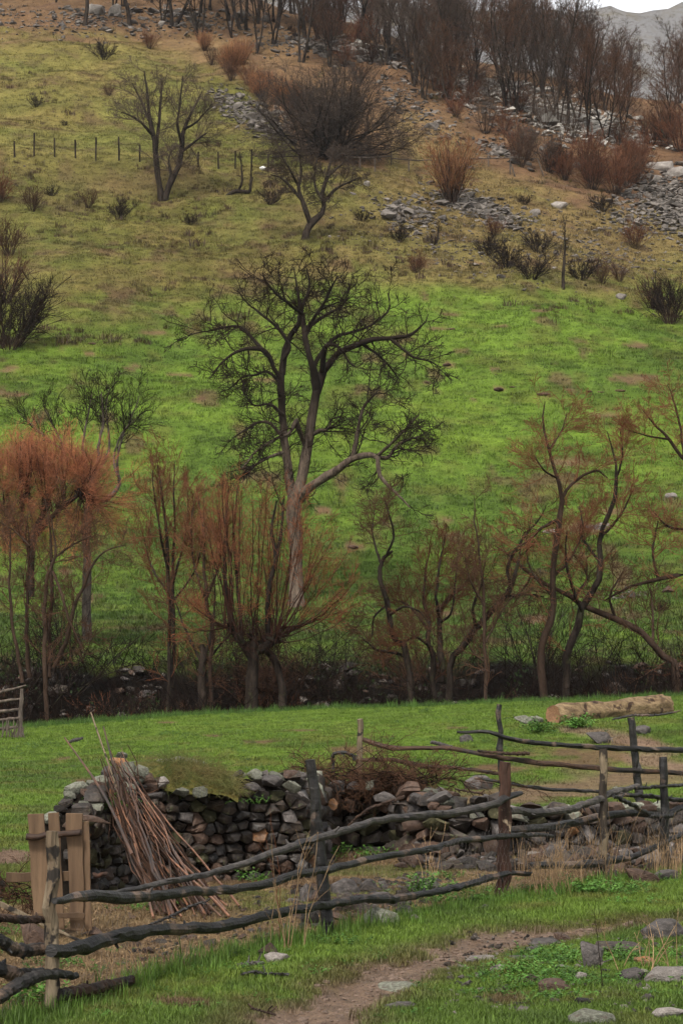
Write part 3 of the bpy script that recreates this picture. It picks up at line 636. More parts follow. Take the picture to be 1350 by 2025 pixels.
pollard('pollard_willow', 'pollard willow fanning out long red shoots from a dark knobby head', 497, 63.5,
 [[(497, 1440, 15), (498, 1360, 13), (500, 1310, 13), (500, 1268, 14)], [(500, 1300, 10), (478, 1270, 9), (458, 1245, 7)], [(503, 1290, 10), (530, 1275, 9), (548, 1262, 7)], [(560, 1440, 9), (556, 1350, 8, .3), (540, 1300, 7, .3), (520, 1285, 7)],
  [(460, 1245, 5), (450, 1190, 4.5, .3), (444, 1120, 4, .4), (448, 1040, 3, .5), (452, 960, 1.6, .5)], [(530, 1262, 6), (532, 1170, 5, -.3), (546, 1110, 4.5, -.5), (538, 1050, 3, -.5), (548, 990, 1.6, -.6)], [(546, 1110, 3.5, -.5), (556, 1050, 3, -.3), (562, 980, 1.4, -.3)], [(478, 1255, 4), (468, 1150, 3, .6), (463, 1050, 2.6, .8), (470, 960, 1.3, .8)]],
 [(458, 1243), (500, 1262, .2), (545, 1260, -.2), (525, 1268, .4), (480, 1262, -.4)], [
 (420, 1000, 22, 26, 12), (468, 955, 14, 18, 9), (545, 970, 32, 24, 14), (600, 1015, 28, 30, 8), (660, 1085, 28, 34, 8), (690, 1170, 24, 26, 8), (385, 1200, 26, 30, 6), (490, 1130, 34, 50, 10), (560, 1170, 30, 30, 7)], 21)
# small-flowered willow beside it and slender stems further along
gully_tree('slender_willow', 'slender upright willow with two dark stems and a rusty narrow crown', 66, 332, 1360, [
 [(332, 1360, 6), (336, 1250, 5), (334, 1150, 5), (330, 1060, 4), (322, 980, 3), (312, 920, 1.5)],
 [(340, 1360, 5), (344, 1260, 4.5, .4), (342, 1150, 4, .5), (346, 1040, 3, .6), (345, 960, 2, .6), (344, 915, 1, .6)],
 [(334, 1140, 3.5), (318, 1060, 3, -.6), (306, 980, 2, -.8), (302, 930, 1, -.9)],
 [(343, 1150, 3.5), (362, 1080, 3, .8), (372, 1020, 2, 1), (370, 960, 1, 1.1)],
 [(336, 1180, 3), (300, 1120, 2.4, .8), (284, 1060, 1.6, 1)], [(342, 1190, 3), (385, 1130, 2.4, -.4), (400, 1070, 1.2, -.6)]], 31, WL(14, 6, 5, .95, .14, .3, 24), twig='twig_rust', wig=.02)
gully_tree('willow_tree', 'willow with pale crooked stems between the rusty willow and the pollard', 65, 418, 1370, [
 [(418, 1370, 6), (416, 1250, 5), (408, 1190, 4.5), (405, 1120, 4), (402, 1060, 3), (396, 1000, 2), (390, 960, 1)],
 [(412, 1200, 4), (385, 1120, 3, .5), (378, 1050, 2.4, .7), (384, 990, 1.2, .8)],
 [(410, 1180, 4), (432, 1120, 3, -.4), (436, 1060, 2, -.6), (430, 1000, 1.2, -.6)]], 32, WL(14, 5, 5, .9, .1, .35, 26), bark='stem_brown', twig='twig_orange')
gully_tree('willow_tree', 'broken willow stump with splintered top and thin side shoots', 65, 398, 1400, [
 [(398, 1400, 12), (400, 1350, 11), (402, 1300, 10), (400, 1275, 6)],
 [(402, 1310, 5), (420, 1240, 3.6), (425, 1180, 2.4), (422, 1120, 1.2)], [(398, 1310, 4), (370, 1250, 3), (350, 1200, 2), (340, 1160, 1)], [(398, 1320, 4), (440, 1270, 3, .5), (470, 1240, 2, .6), (500, 1235, 1, .7)]], 33, WL(9, 5, 4, .9, .05, .4, 32))
# left group
LT = gully_tree('pollard_tree', 'pollard tree with stripped pale lower trunk, dark tall shoots above its head', 84, 172, 1130, [
 [(172, 1130, 12), (172, 1100, 11), (173, 1050, 10.5), (176, 1000, 10), (180, 965, 9), (186, 940, 7)],
 [(180, 985, 7), (205, 990, 7), (228, 972, 6, .2), (238, 955, 5, .3), (232, 930, 4, .3), (238, 880, 3, .3), (262, 820, 2, .4), (276, 785, 1, .4)],
 [(186, 945, 6), (194, 915, 5, -.3), (196, 880, 4, -.5), (205, 830, 3, -.6), (200, 775, 1.2, -.7)],
 [(184, 945, 5), (170, 920, 4, .2), (165, 870, 3, .3), (176, 820, 2.6, .4), (182, 780, 1.4, .4)],
 [(190, 935, 5), (214, 900, 4, .4), (216, 860, 3, .5), (210, 810, 2, .5), (218, 765, 1, .5)],
 [(232, 940, 4), (226, 900, 3), (246, 850, 2, -.3), (268, 830, 1.2, -.4)],
 [(184, 940, 4), (150, 905, 4, .7), (110, 880, 3, 1), (75, 850, 2, 1.2), (40, 820, 1, 1.3)],
 [(182, 950, 4), (140, 925, 3, -.6), (120, 870, 2.4, -.8), (90, 810, 1.2, -1)]], 34,
 WL(12, 5, 4, 1.1, .10, .5, 24), bark='bark_grey', twig='twig_dark')
pollard('red_willow', 'broad mound of willow thick with bright orange red arching twigs', 60, 80.5,
 [[(60, 1180, 9), (62, 1100, 8), (70, 1050, 7), (92, 1005, 5)], [(62, 1100, 6), (40, 1050, 5, .4), (10, 1010, 4, .6), (-30, 985, 3, .7)], [(70, 1060, 6), (115, 1010, 5, -.3), (160, 975, 4, -.4)], [(40, 1055, 4, .3), (45, 1010, 3.4, .2), (50, 985, 3)]],
 [(92, 1003), (12, 1008, .6), (-30, 985, .6), (120, 1000, -.3), (160, 975, -.4), (50, 985)], [
 (5, 905, 34, 20, 22), (50, 893, 30, 16, 26), (95, 885, 28, 14, 26), (140, 900, 26, 18, 24), (180, 930, 26, 22, 18), (220, 985, 24, 30, 10), (-60, 930, 30, 26, 16), (20, 965, 50, 34, 26), (125, 955, 50, 34, 24), (100, 1050, 80, 34, 26), (10, 1060, 60, 34, 26), (190, 1010, 34, 40, 18), (50, 1020, 60, 50, 26)], 22, mat=False, bow=.22, tl=.75, shoot_r=.012)
gully_tree('multi_stem_willow', 'clump of straight brown willow stems rising from a mossy red stool', 64, 92, 1345, [
 [(92, 1345, 7), (90, 1270, 6), (88, 1200, 5.5), (92, 1150, 5), (104, 1125, 4.5), (112, 1080, 3), (104, 1020, 1.4)],
 [(98, 1340, 5.5), (98, 1260, 5, .3), (100, 1190, 4.5, .4), (102, 1130, 5, .4), (100, 1060, 3, .4), (90, 990, 1.2, .4)],
 [(108, 1320, 6), (130, 1270, 6, -.3), (142, 1220, 5, -.5), (160, 1170, 4.5, -.6), (178, 1130, 3.5, -.7), (200, 1095, 2.4, -.8), (250, 1080, 1.2, -.9)],
 [(60, 1340, 6, .5), (54, 1290, 5.5, .5), (54, 1230, 5, .5), (55, 1150, 4, .5), (58, 1090, 3, .5), (54, 1020, 1.2, .5)],
 [(45, 1350, 6, -.5), (32, 1280, 5, -.5), (22, 1210, 4, -.5), (20, 1130, 3, -.5), (22, 1050, 1.2, -.5)],
 [(105, 1130, 4), (125, 1180, 3.6, -.4), (135, 1220, 3, -.5), (155, 1265, 2, -.6), (168, 1300, 1, -.6)],
 [(60, 1080, 3), (30, 1050, 2.4, .5), (-5, 1030, 1.5, .7)], [(100, 1110, 3), (140, 1080, 2.6, .7), (180, 1060, 1.4, .8)]], 35, WL(11, 5, 5, 1.0, .05, .35, 34), bark='stem_brown', twig='twig_brown')
# right group
gully_tree('crooked_alder', 'dark bent trunk leaning out of the gully with a small rusty crown', 64.5, 822, 1350, [
 [(822, 1350, 11), (805, 1300, 8.5), (782, 1265, 8), (772, 1225, 7.5), (764, 1190, 7), (754, 1150, 6.5), (751, 1112, 6), (762, 1098, 5), (776, 1090, 3.5)],
 [(752, 1112, 4), (742, 1080, 3, .3), (736, 1045, 2, .4), (742, 1005, 1, .5)], [(764, 1098, 3.5), (778, 1060, 3, -.3), (770, 1020, 2, -.5), (760, 990, 1, -.5)],
 [(766, 1195, 3), (740, 1220, 2.6, .3), (735, 1260, 1.6, .5)], [(770, 1215, 4), (800, 1200, 3, -.5), (830, 1210, 2, -.7), (850, 1240, 1, -.8)],
 [(805, 1300, 5), (775, 1290, 4, .6), (745, 1285, 3, .8), (715, 1260, 1.4, 1)]], 41, WL(10, 6, 5, .75, .05, .3, 36), twig='twig_brown')
gully_tree('leaning_alder', 'stout dark alder leaning to one side beside the rusty clump', 64, 885, 1362, [
 [(885, 1362, 11), (890, 1320, 9), (900, 1295, 9), (925, 1262, 9), (945, 1238, 9), (975, 1205, 8.5), (1000, 1178, 8), (1012, 1150, 6.5), (1020, 1125, 5), (1026, 1098, 3), (1034, 1060, 1.4)],
 [(940, 1242, 5), (935, 1200, 4, -.4), (950, 1160, 3, -.6), (958, 1110, 1.5, -.8)], [(1010, 1165, 5), (1004, 1120, 4, .4), (1030, 1070, 3, .6), (1062, 1030, 2, .7), (1080, 998, 1, .8)],
 [(1000, 1180, 4), (1040, 1175, 3, .5), (1075, 1180, 1.4, .7)]], 42, WL(10, 5, 4, .95, .04, .35, 38), twig='twig_brown')
gully_tree('alder_clump', 'clump of upright dark alder stems under a rusty feathery crown', 65, 868, 1355, [
 [(868, 1355, 9), (855, 1310, 8), (846, 1270, 7), (848, 1230, 6), (835, 1190, 4), (842, 1130, 3), (850, 1080, 1.4)],
 [(872, 1350, 9), (872, 1290, 8, .3), (868, 1240, 7, .4), (870, 1205, 6, .5), (888, 1180, 5, .5), (915, 1160, 4, .6), (935, 1130, 2.5, .6), (940, 1090, 1, .6)],
 [(868, 1220, 4), (862, 1180, 3.5, -.4), (868, 1120, 3, -.5), (880, 1060, 1.4, -.5)], [(850, 1250, 4), (810, 1200, 3, .5), (775, 1185, 1.6, .8)],
 [(872, 1230, 4), (892, 1210, 3, -.6), (900, 1150, 2, -.8), (905, 1090, 1, -.9)], [(852, 1280, 4), (820, 1260, 3, -.6), (790, 1275, 2, -.8)]], 43, WL(13, 6, 5, .9, .09, .35, 30), twig='twig_rust')
gully_tree('young_alder', 'young straight alder with one thin dark stem and ascending twigs', 62.6, 962, 1385, [
 [(962, 1385, 6), (960, 1300, 5), (958, 1220, 4.5), (952, 1150, 4), (946, 1090, 3), (940, 1030, 2), (938, 985, 1)],
 [(960, 1270, 3), (985, 1220, 2.2, .3), (1010, 1180, 1, .4)], [(958, 1200, 3), (930, 1150, 2, -.3), (918, 1100, 1, -.4)], [(961, 1310, 3), (935, 1290, 2, .3), (910, 1240, 1, .4)]], 44, WL(12, 5, 4, .8, .08, .2, 32), bark='stem_brown', twig='twig_brown')
gully_tree('tall_willow', 'tall crooked willow with pale upper limbs rising above its neighbours', 64, 1078, 1358, [
 [(1078, 1358, 12), (1072, 1310, 10), (1078, 1255, 10), (1090, 1210, 9), (1092, 1165, 8.5), (1098, 1110, 8), (1100, 1050, 7.5), (1102, 1020, 7), (1110, 990, 6), (1105, 960, 5), (1090, 920, 4), (1080, 870, 3.4), (1072, 830, 2.6), (1076, 790, 1.4)],
 [(1110, 985, 4.5), (1125, 962, 4, .4), (1150, 942, 3.5, .6), (1178, 930, 3, .8), (1200, 945, 1.6, .9)], [(1098, 1030, 5), (1070, 1045, 4, -.4), (1045, 1068, 3, -.6), (1015, 1085, 1.6, -.8)],
 [(1100, 945, 3), (1075, 930, 2.4, -.5), (1055, 900, 1.3, -.6)], [(1085, 890, 3), (1110, 850, 2, .5), (1120, 815, 1, .6)], [(1095, 1140, 4), (1130, 1100, 3, .6), (1150, 1050, 2, .8), (1145, 1000, 1, .9)],
 [(1092, 1180, 4), (1050, 1130, 3, .6), (1040, 1080, 2, .8), (1050, 1020, 1, .9)]], 45, WL(11, 5, 5, .9, .05, .3, 36), bark='stem_brown', twig='twig_rust')
gully_tree('tall_willow', 'sinuous dark willow whose stem curves up and outward beside the tallest one', 65, 1112, 1350, [
 [(1112, 1350, 12), (1120, 1300, 10), (1135, 1260, 9), (1145, 1220, 9), (1155, 1195, 8.5), (1175, 1165, 8), (1184, 1130, 7.5), (1184, 1080, 7), (1195, 1040, 6.5), (1208, 1000, 6), (1216, 965, 5), (1220, 920, 3.4), (1208, 880, 2), (1198, 850, 1)],
 [(1150, 1210, 5), (1130, 1160, 4, -.5), (1118, 1100, 3, -.7), (1120, 1050, 1.5, -.8)], [(1190, 1060, 4), (1225, 1020, 3, .5), (1250, 970, 1.5, .7)], [(1214, 960, 3), (1230, 900, 2.4, .4), (1225, 850, 1, .6)],
 [(1184, 1110, 4), (1150, 1060, 3, .6), (1150, 1010, 1.5, .8)]], 46, WL(11, 5, 5, .85, .06, .3, 34), twig='twig_rust')
gully_tree('arching_willow', 'long arching willow trunk bowing low from the far bank corner', 65.5, 1352, 1360, [
 [(1352, 1360, 12), (1335, 1330, 10), (1310, 1300, 9.5), (1280, 1262, 9), (1245, 1235, 8.5), (1205, 1218, 8), (1160, 1203, 7), (1125, 1182, 6), (1090, 1162, 5), (1055, 1140, 4.5), (1030, 1120, 4), (1005, 1095, 3), (975, 1075, 1.4)],
 [(1290, 1270, 4), (1290, 1220, 3, .5), (1285, 1160, 1.5, .6)], [(1215, 1220, 4), (1205, 1180, 3, -.4), (1230, 1130, 1.4, -.6)], [(1130, 1185, 4), (1160, 1140, 3, .5), (1130, 1090, 1.6, .6)],
 [(1050, 1138, 3), (1030, 1170, 2, .4), (1000, 1190, 1, .6)]], 47, WL(10, 5, 4, .95, .06, .3, 36), bark='stem_brown', twig='twig_brown')
gully_tree('edge_willow', 'willow at the picture edge reaching a long pale branch over the meadow', 66, 1440, 1360, [
 [(1440, 1360, 14), (1430, 1250, 12), (1410, 1180, 10), (1380, 1140, 8), (1340, 1137, 6), (1290, 1145, 5), (1250, 1160, 4), (1220, 1180, 3), (1195, 1192, 1.5)],
 [(1420, 1200, 9), (1430, 1100, 8), (1400, 980, 6), (1350, 905, 5), (1325, 872, 4.4), (1298, 845, 3), (1270, 810, 1.4)], [(1352, 905, 4), (1345, 850, 3, .4), (1330, 790, 2, .5), (1318, 760, 1, .6)],
 [(1320, 868, 3), (1280, 862, 2, -.4), (1240, 850, 1, -.6)], [(1420, 1060, 6), (1370, 1050, 4, .5), (1320, 1040, 3, .7), (1290, 1010, 1.4, .8)], [(1300, 1145, 4), (1290, 1090, 3, .5), (1300, 1030, 1.4, .8)]], 48, WL(11, 5, 5, .95, .04, .3, 36), bark='stem_brown', twig='twig_rust')

# ---------------------------------------------------------------- thicket in the gully: shrubs one can tell apart, then the tangle
GB = [bush(501, 2.4, 1.9, 22, 'twig_brown', n2=5, n3=4, rt=.0055, arch=.05, wig=.2), bush(502, 2.8, 1.8, 20, 'twig_dark', 'bark', n2=5, n3=4, rt=.0055, arch=.03, wig=.2), bush(503, 2.0, 2.4, 26, 'twig_rust', n2=5, n3=4, arch=.14, rt=.0055, wig=.2)]
gsp = [(30, 66, 1.0, 0), (160, 65, .9, 2), (215, 66.5, 1.05, 0), (262, 64, .85, 1), (300, 67, 1.0, 0), (365, 64, .8, 1), (445, 66.5, .8, 0), (600, 66, .8, 2), (655, 65, .75, 1), (700, 67, .9, 0), (735, 64.5, .8, 1), (800, 66.5, .9, 0), (905, 67, .8, 2),
       (1000, 66, .85, 1), (1035, 64, .7, 0), (1150, 66.5, .8, 1), (1200, 65, .85, 0), (1245, 67, .9, 2), (1300, 65, .9, 1), (1345, 67, .9, 0), (-40, 65, 1, 1), (1400, 66, .9, 1)]
rq = np.random.default_rng(78)
gsp += [(rq.uniform(-80, 1430), rq.uniform(65, 74.5), rq.uniform(.7, 1.05), int(rq.integers(0, 3))) for _ in range(56)]
gprot = {}
rg = np.random.default_rng(77)
for i, (px, d, s, k) in enumerate(gsp):
    lab = ['brown', 'dark', 'rusty'][k] + ' bare shrub in the thicket along the dark gully'
    loc = tuple(at(px, d))
    if k not in gprot: gprot[k] = place('gully_shrub', GB[k], ST, lab, 'shrub', loc, rg.uniform(0, 6), s, ['brown', 'dark', 'rusty'][k] + ' shrubs along the gully')
    else: copy_tree(gprot[k], loc, rg.uniform(0, 6), s * rg.uniform(.85, 1.15), lab, gprot[k]['group'])
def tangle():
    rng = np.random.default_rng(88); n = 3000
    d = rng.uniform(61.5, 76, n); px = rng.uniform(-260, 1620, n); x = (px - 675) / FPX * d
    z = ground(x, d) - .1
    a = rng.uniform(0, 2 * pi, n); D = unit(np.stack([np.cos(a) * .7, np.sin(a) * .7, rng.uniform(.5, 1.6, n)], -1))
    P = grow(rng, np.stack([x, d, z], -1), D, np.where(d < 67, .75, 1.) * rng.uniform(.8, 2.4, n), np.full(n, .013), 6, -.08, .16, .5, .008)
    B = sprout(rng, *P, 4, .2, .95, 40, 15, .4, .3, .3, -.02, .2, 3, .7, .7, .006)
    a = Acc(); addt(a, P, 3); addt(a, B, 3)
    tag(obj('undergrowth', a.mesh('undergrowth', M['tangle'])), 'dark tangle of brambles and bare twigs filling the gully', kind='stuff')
    # ivy and low green leaves on the banks
    m = 26000; d = rng.uniform(62, 76.3, m); px = rng.uniform(-200, 1550, m); x = (px - 675) / FPX * d
    k = fbm(x / 1.4, d / 1.4, 2, 5) > .55; x, d = x[k], d[k]; m = len(x); z = ground(x, d) + rng.uniform(0, .5, m) ** 1.5
    c = np.stack([x, d, z], -1); u = unit(rng.normal(size=(m, 3))) * .06; v = unit(np.cross(u, rng.normal(size=(m, 3)))) * .045
    V = np.stack([c - u, c - v, c + u, c + v], 1).reshape(-1, 3)
    tag(obj('bank_leaves', new_mesh('bank_leaves', V, [np.arange(m * 4).reshape(-1, 4)], M['leaf_dark'], smooth=False)), 'small dark green leaves growing on the gully banks', kind='stuff')
tangle()

# ---------------------------------------------------------------- trees and shrubs of the hillside
HL = lambda L1=1.8, a=40, up=.08, n=(10, 7, 6), rt=.010, t0=.25: [
 dict(n=int(n[0] * 1.25), t0=t0, t1=.99, ang=a, av=12, Labs=L1, tap=.45, up=up, wig=.18, K=6, rk=.45, re=.4, rmin=rt * 1.3, S=3),
 dict(n=n[1] + 2, t0=.15, ang=a, av=12, Lf=.55, up=up, wig=.18, K=4, rk=.6, re=.6, rmin=rt),
 dict(n=n[2], t0=.1, ang=a - 4, av=12, Lf=.6, up=up, wig=.2, K=3, rk=.7, re=.7, rmin=rt * .85)]
hero('hillside_tree', 'bare tree with two trunks forking from the ground beside the post line', 'tree', 324, 396, [
 [(320, 400, 9), (316, 370, 6.5), (311, 330, 6), (307, 290, 5.5), (300, 250, 4.5), (294, 210, 3.4), (290, 170, 2.4), (286, 140, 1)],
 [(324, 400, 8), (334, 370, 6), (345, 345, 5.5), (357, 320, 5, .5), (360, 280, 4.5, .8), (366, 250, 3.5, 1), (384, 215, 2.4, 1.2), (400, 180, 1, 1.3)],
 [(308, 300, 4), (314, 250, 3.4, 1), (318, 200, 2.6, 1.4), (322, 160, 1, 1.6)], [(305, 270, 3.5), (282, 245, 2.6, -.8), (262, 230, 2, -1), (240, 222, 1, -1.2)],
 [(360, 290, 3.5), (352, 250, 2.6, -1), (356, 200, 2, -1.2), (362, 150, 1, -1.3)], [(360, 300, 3), (385, 280, 2.4, .5), (410, 262, 1, 1)],
 [(330, 372, 3), (338, 345, 3), (334, 320, 2), (338, 300, 1)], [(300, 250, 3), (280, 200, 2, 1.2), (262, 165, 1, 1.4)], [(365, 255, 3), (390, 240, 2, -1), (420, 205, 1, -1.4)]], 51,
 twig='twig_grey', levels=HL(2.5, 42, .05, (9, 6, 6), .009))
hero('hillside_tree', 'grey bare tree with a crooked forked trunk and wide twiggy crown', 'tree', 605, 474, [
 [(603, 476, 9), (607, 455, 7.5), (618, 438, 7), (634, 425, 6.5, .3), (641, 405, 5, .5), (638, 380, 4.5, .6), (646, 350, 3.5, .8), (655, 315, 2, .9), (660, 290, 1, 1)],
 [(614, 444, 5.5), (606, 420, 5, -.4), (597, 395, 4.5, -.6), (590, 372, 3.5, -.8), (596, 340, 2.6, -1), (592, 300, 1, -1.2)],
 [(597, 396, 3.5), (575, 370, 3, .6), (556, 352, 2, .8), (535, 345, 1, 1)], [(641, 400, 3.5), (662, 375, 3, -.6), (690, 360, 2, -.9), (712, 350, 1, -1)],
 [(646, 350, 3), (675, 325, 2, 1), (700, 300, 1, 1.2)], [(592, 372, 3), (570, 330, 2, -1), (552, 300, 1, -1.2)], [(636, 395, 3), (622, 360, 2.4, 1.2), (626, 310, 1, 1.4)]], 52,
 twig='twig_grey', levels=HL(1.9, 48, .02, (11, 7, 5), .012))
hero('dead_stump_tree', 'low dead crooked tree with two thin upright stems on the slope', 'tree', 450, 386, [
 [(446, 390, 4), (456, 383, 4), (468, 378, 4), (484, 380, 4), (494, 378, 3.4), (497, 365, 1.8), (500, 350, 1)],
 [(470, 378, 3), (478, 362, 2.4), (478, 335, 1.8), (474, 300, .9)], [(494, 378, 2), (497, 340, 1.6), (497, 296, 1)]], 53, twig='twig_dark', levels=HL(.5, 40, .1, (5, 3, 2), .01))
# dense dark thorn thicket tree above the grey one
def thorn():
    rng = np.random.default_rng(61); b = G(650, 318); d = b[1]; s = d / FPX
    n = 74; a = rng.uniform(0, 2 * pi, n); el = rng.uniform(.05, 1.45, n)
    D = unit(np.stack([np.cos(a) * np.cos(el) * 1.25, np.sin(a) * np.cos(el), np.sin(el)], -1))
    p0 = np.stack([rng.normal(0, 1.0, n), rng.normal(0, .6, n), rng.uniform(0, 1.4, n)], -1)
    S_ = grow(rng, p0, D, rng.uniform(5.4, 7.4, n), np.full(n, .07), 9, .01, .12, .3, .02)
    B = sprout(rng, *S_, 10, .2, .98, 42, 12, .36, .3, .35, .04, .16, 5, .5, .5, .012)
    C = sprout(rng, *B, 7, .15, .98, 40, 12, .5, .3, .3, .05, .18, 4, .7, .7, .010)
    E = sprout(rng, *C, 3, .1, .98, 36, 12, .6, .3, .3, .05, .2, 3, .7, .8, .008)
    t = thing('thorn_thicket', 'huge round dark dense thorn tree on the upper slope', 'tree', tuple(b))
    x = Acc(); addt(x, S_, 5); obj('trunk', x.mesh('trunk', M['bark']), t)
    x = Acc(); addt(x, B, 3); addt(x, C, 3); addt(x, E, 3); obj('crown', x.mesh('crown', M['twig_umber']), t)
thorn()
# woodland: kinds shared by all copies
WT = [wood_tree(601, 11, 1, .34, .15), wood_tree(602, 12, 1, .30, .16, dens=1.), wood_tree(603, 10, 3, .34, .14, twig_m='twig_brown', n1=11, dens=.85), wood_tree(604, 9, 4, .36, .13, twig_m='twig_grey', low=.2, n1=9, dens=.85), wood_tree(605, 8, 2, .42, .12, twig_m='twig_brown', low=.2), wood_tree(606, 12.5, 2, .3, .15, twig_m='twig_grey')]
WTR = {}
def wood(k, px, py, s, label, group, py_is_d=None, kind='woodland_tree'):
    b = G(px, py) if py_is_d is None else at(px, py_is_d)
    loc = (b[0], b[1], b[2]); rz = rgw.uniform(0, 6)
    if k not in WTR: WTR[k] = place(kind, WT[k], TC, label, 'tree', loc, rz, s, group)
    else: copy_tree(WTR[k], loc, rz, s, label, group)
rgw = np.random.default_rng(99)
for k, px, py, s, lab in [
 (4, 885, 212, .80, 'low crooked tree with a split trunk at the open edge of the wood'),
 (0, 168, 52, .9, 'thick dark trunk standing among boulders on the upper rim'),
 (1, 256, 52, .9, 'single straight trunk between the boulders and the paired stems'),
 (5, 340, 50, .95, 'pair of thin straight trunks side by side on the stony rim'),
 (0, 395, 30, .8, 'dark leaning trunk with brushwood at its foot on the rim'),
 (1, 452, 42, .7, 'thinnest straight trunk on the stony rim'),
 (5, 482, 60, .95, 'two close trunks at the edge of the dense wood'),
 (0, 548, 56, .9, 'slightly bent trunk just inside the wood'),
 (1, 602, 80, 1.0, 'tall dark trunk of the close trio above the scree'),
 (5, 632, 80, 1.0, 'forking dark trunk of the close trio above the scree'),
 (1, 708, 92, .85, 'straight trunk behind the pale boulders of the scree'),
 (2, 1000, 215, 1.05, 'many stemmed tree with fanning limbs at the middle of the wood edge'),
 (3, 935, 190, 1.05, 'spreading tree behind the low crooked tree'),
 (3, 1100, 245, .92, 'dark tree with drooping low limbs before the white scree'),
 (1, 1124, 248, .88, 'slim single trunk beside the drooping dark tree'),
 (2, 1160, 275, .92, 'rust tinted multi stemmed tree before the white scree'),
 (4, 1200, 278, .95, 'broad rounded tree at the lower tip of the white scree'),
 (5, 818, 140, .8, 'straight grey tree at the top of the leafy gully'),
 (3, 1275, 175, .72, 'isolated spreading tree on the ridge against the far mountain'),
 (4, 1330, 235, 1.0, 'bushy tree at the outer end of the ridge')]:
    wood(k, px, py, (s * 1.7, s * 1.7, s * 1.35) if py < 100 else s * 1.12, lab, None)
for i in range(112):
    px = rgw.uniform(380, 1500)
    lo = np.interp(px, [380, 600, 800, 900, 1000, 1200, 1350, 1600], [218 + 20, 228, 218, 215, 212, 216, 214, 214])
    d = rgw.uniform(lo, np.interp(px, [380, 1000, 1350, 1600], [270, 275, 272, 272]))
    if px > 1220 and rgw.random() < .3: continue
    big = rgw.random() < .6
    k = int(rgw.integers(0, 6))
    wood(k, px, 0, rgw.uniform(.85, 1.15) * (1 if px < 1150 else .85), 'bare grey brown tree standing deep in the wood on the ridge', 'trees deep in the ridge wood', d)
for i in range(26):
    px = rgw.uniform(-150, 420); d = rgw.uniform(246, 300)
    wood(int(rgw.integers(0, 6)), px, 0, rgw.uniform(.7, 1), 'bare tree standing behind the stony upper rim', 'trees behind the stony rim', d)
# shrubs of the slope
BK = [bush(701, 2.4, 1.6, 24, 'twig_brown', n2=5, n3=3, rt=.012, rs=.024), bush(702, 1.6, 1.7, 26, 'twig_dark', 'bark', n2=5, n3=4, rt=.012, rs=.02), bush(703, 2.6, 1.8, 30, 'twig_rust', n2=5, n3=4, rt=.012, rs=.02), bush(704, 4.6, 2.5, 70, 'twig_orange', 'stem_brown', n2=5, n3=4, rt=.012, rs=.028, up=.02, wig=.07), bush(705, 3.2, 2.6, 44, 'twig_dark', 'stem_brown', n2=6, n3=4, rt=.012, rs=.024)]
BK += [bush(706, 2.4, 1.6, 30, 'twig_orange', n2=5, n3=4, rt=.009, rs=.014), bush(707, 3.0, 1.8, 20, 'twig_grey', n2=5, n3=4, rt=.009, rs=.02)]
BKR = {}
def shrub(k, px, py, s, label, group=None, kind='bare_shrub'):
    b = G(px, py); rz = rgw.uniform(0, 6)
    if k not in BKR: BKR[k] = place(kind, BK[k], ST, label, 'shrub', tuple(b), rz, s, group)
    else: copy_tree(BKR[k], tuple(b), rz, s, label, group)
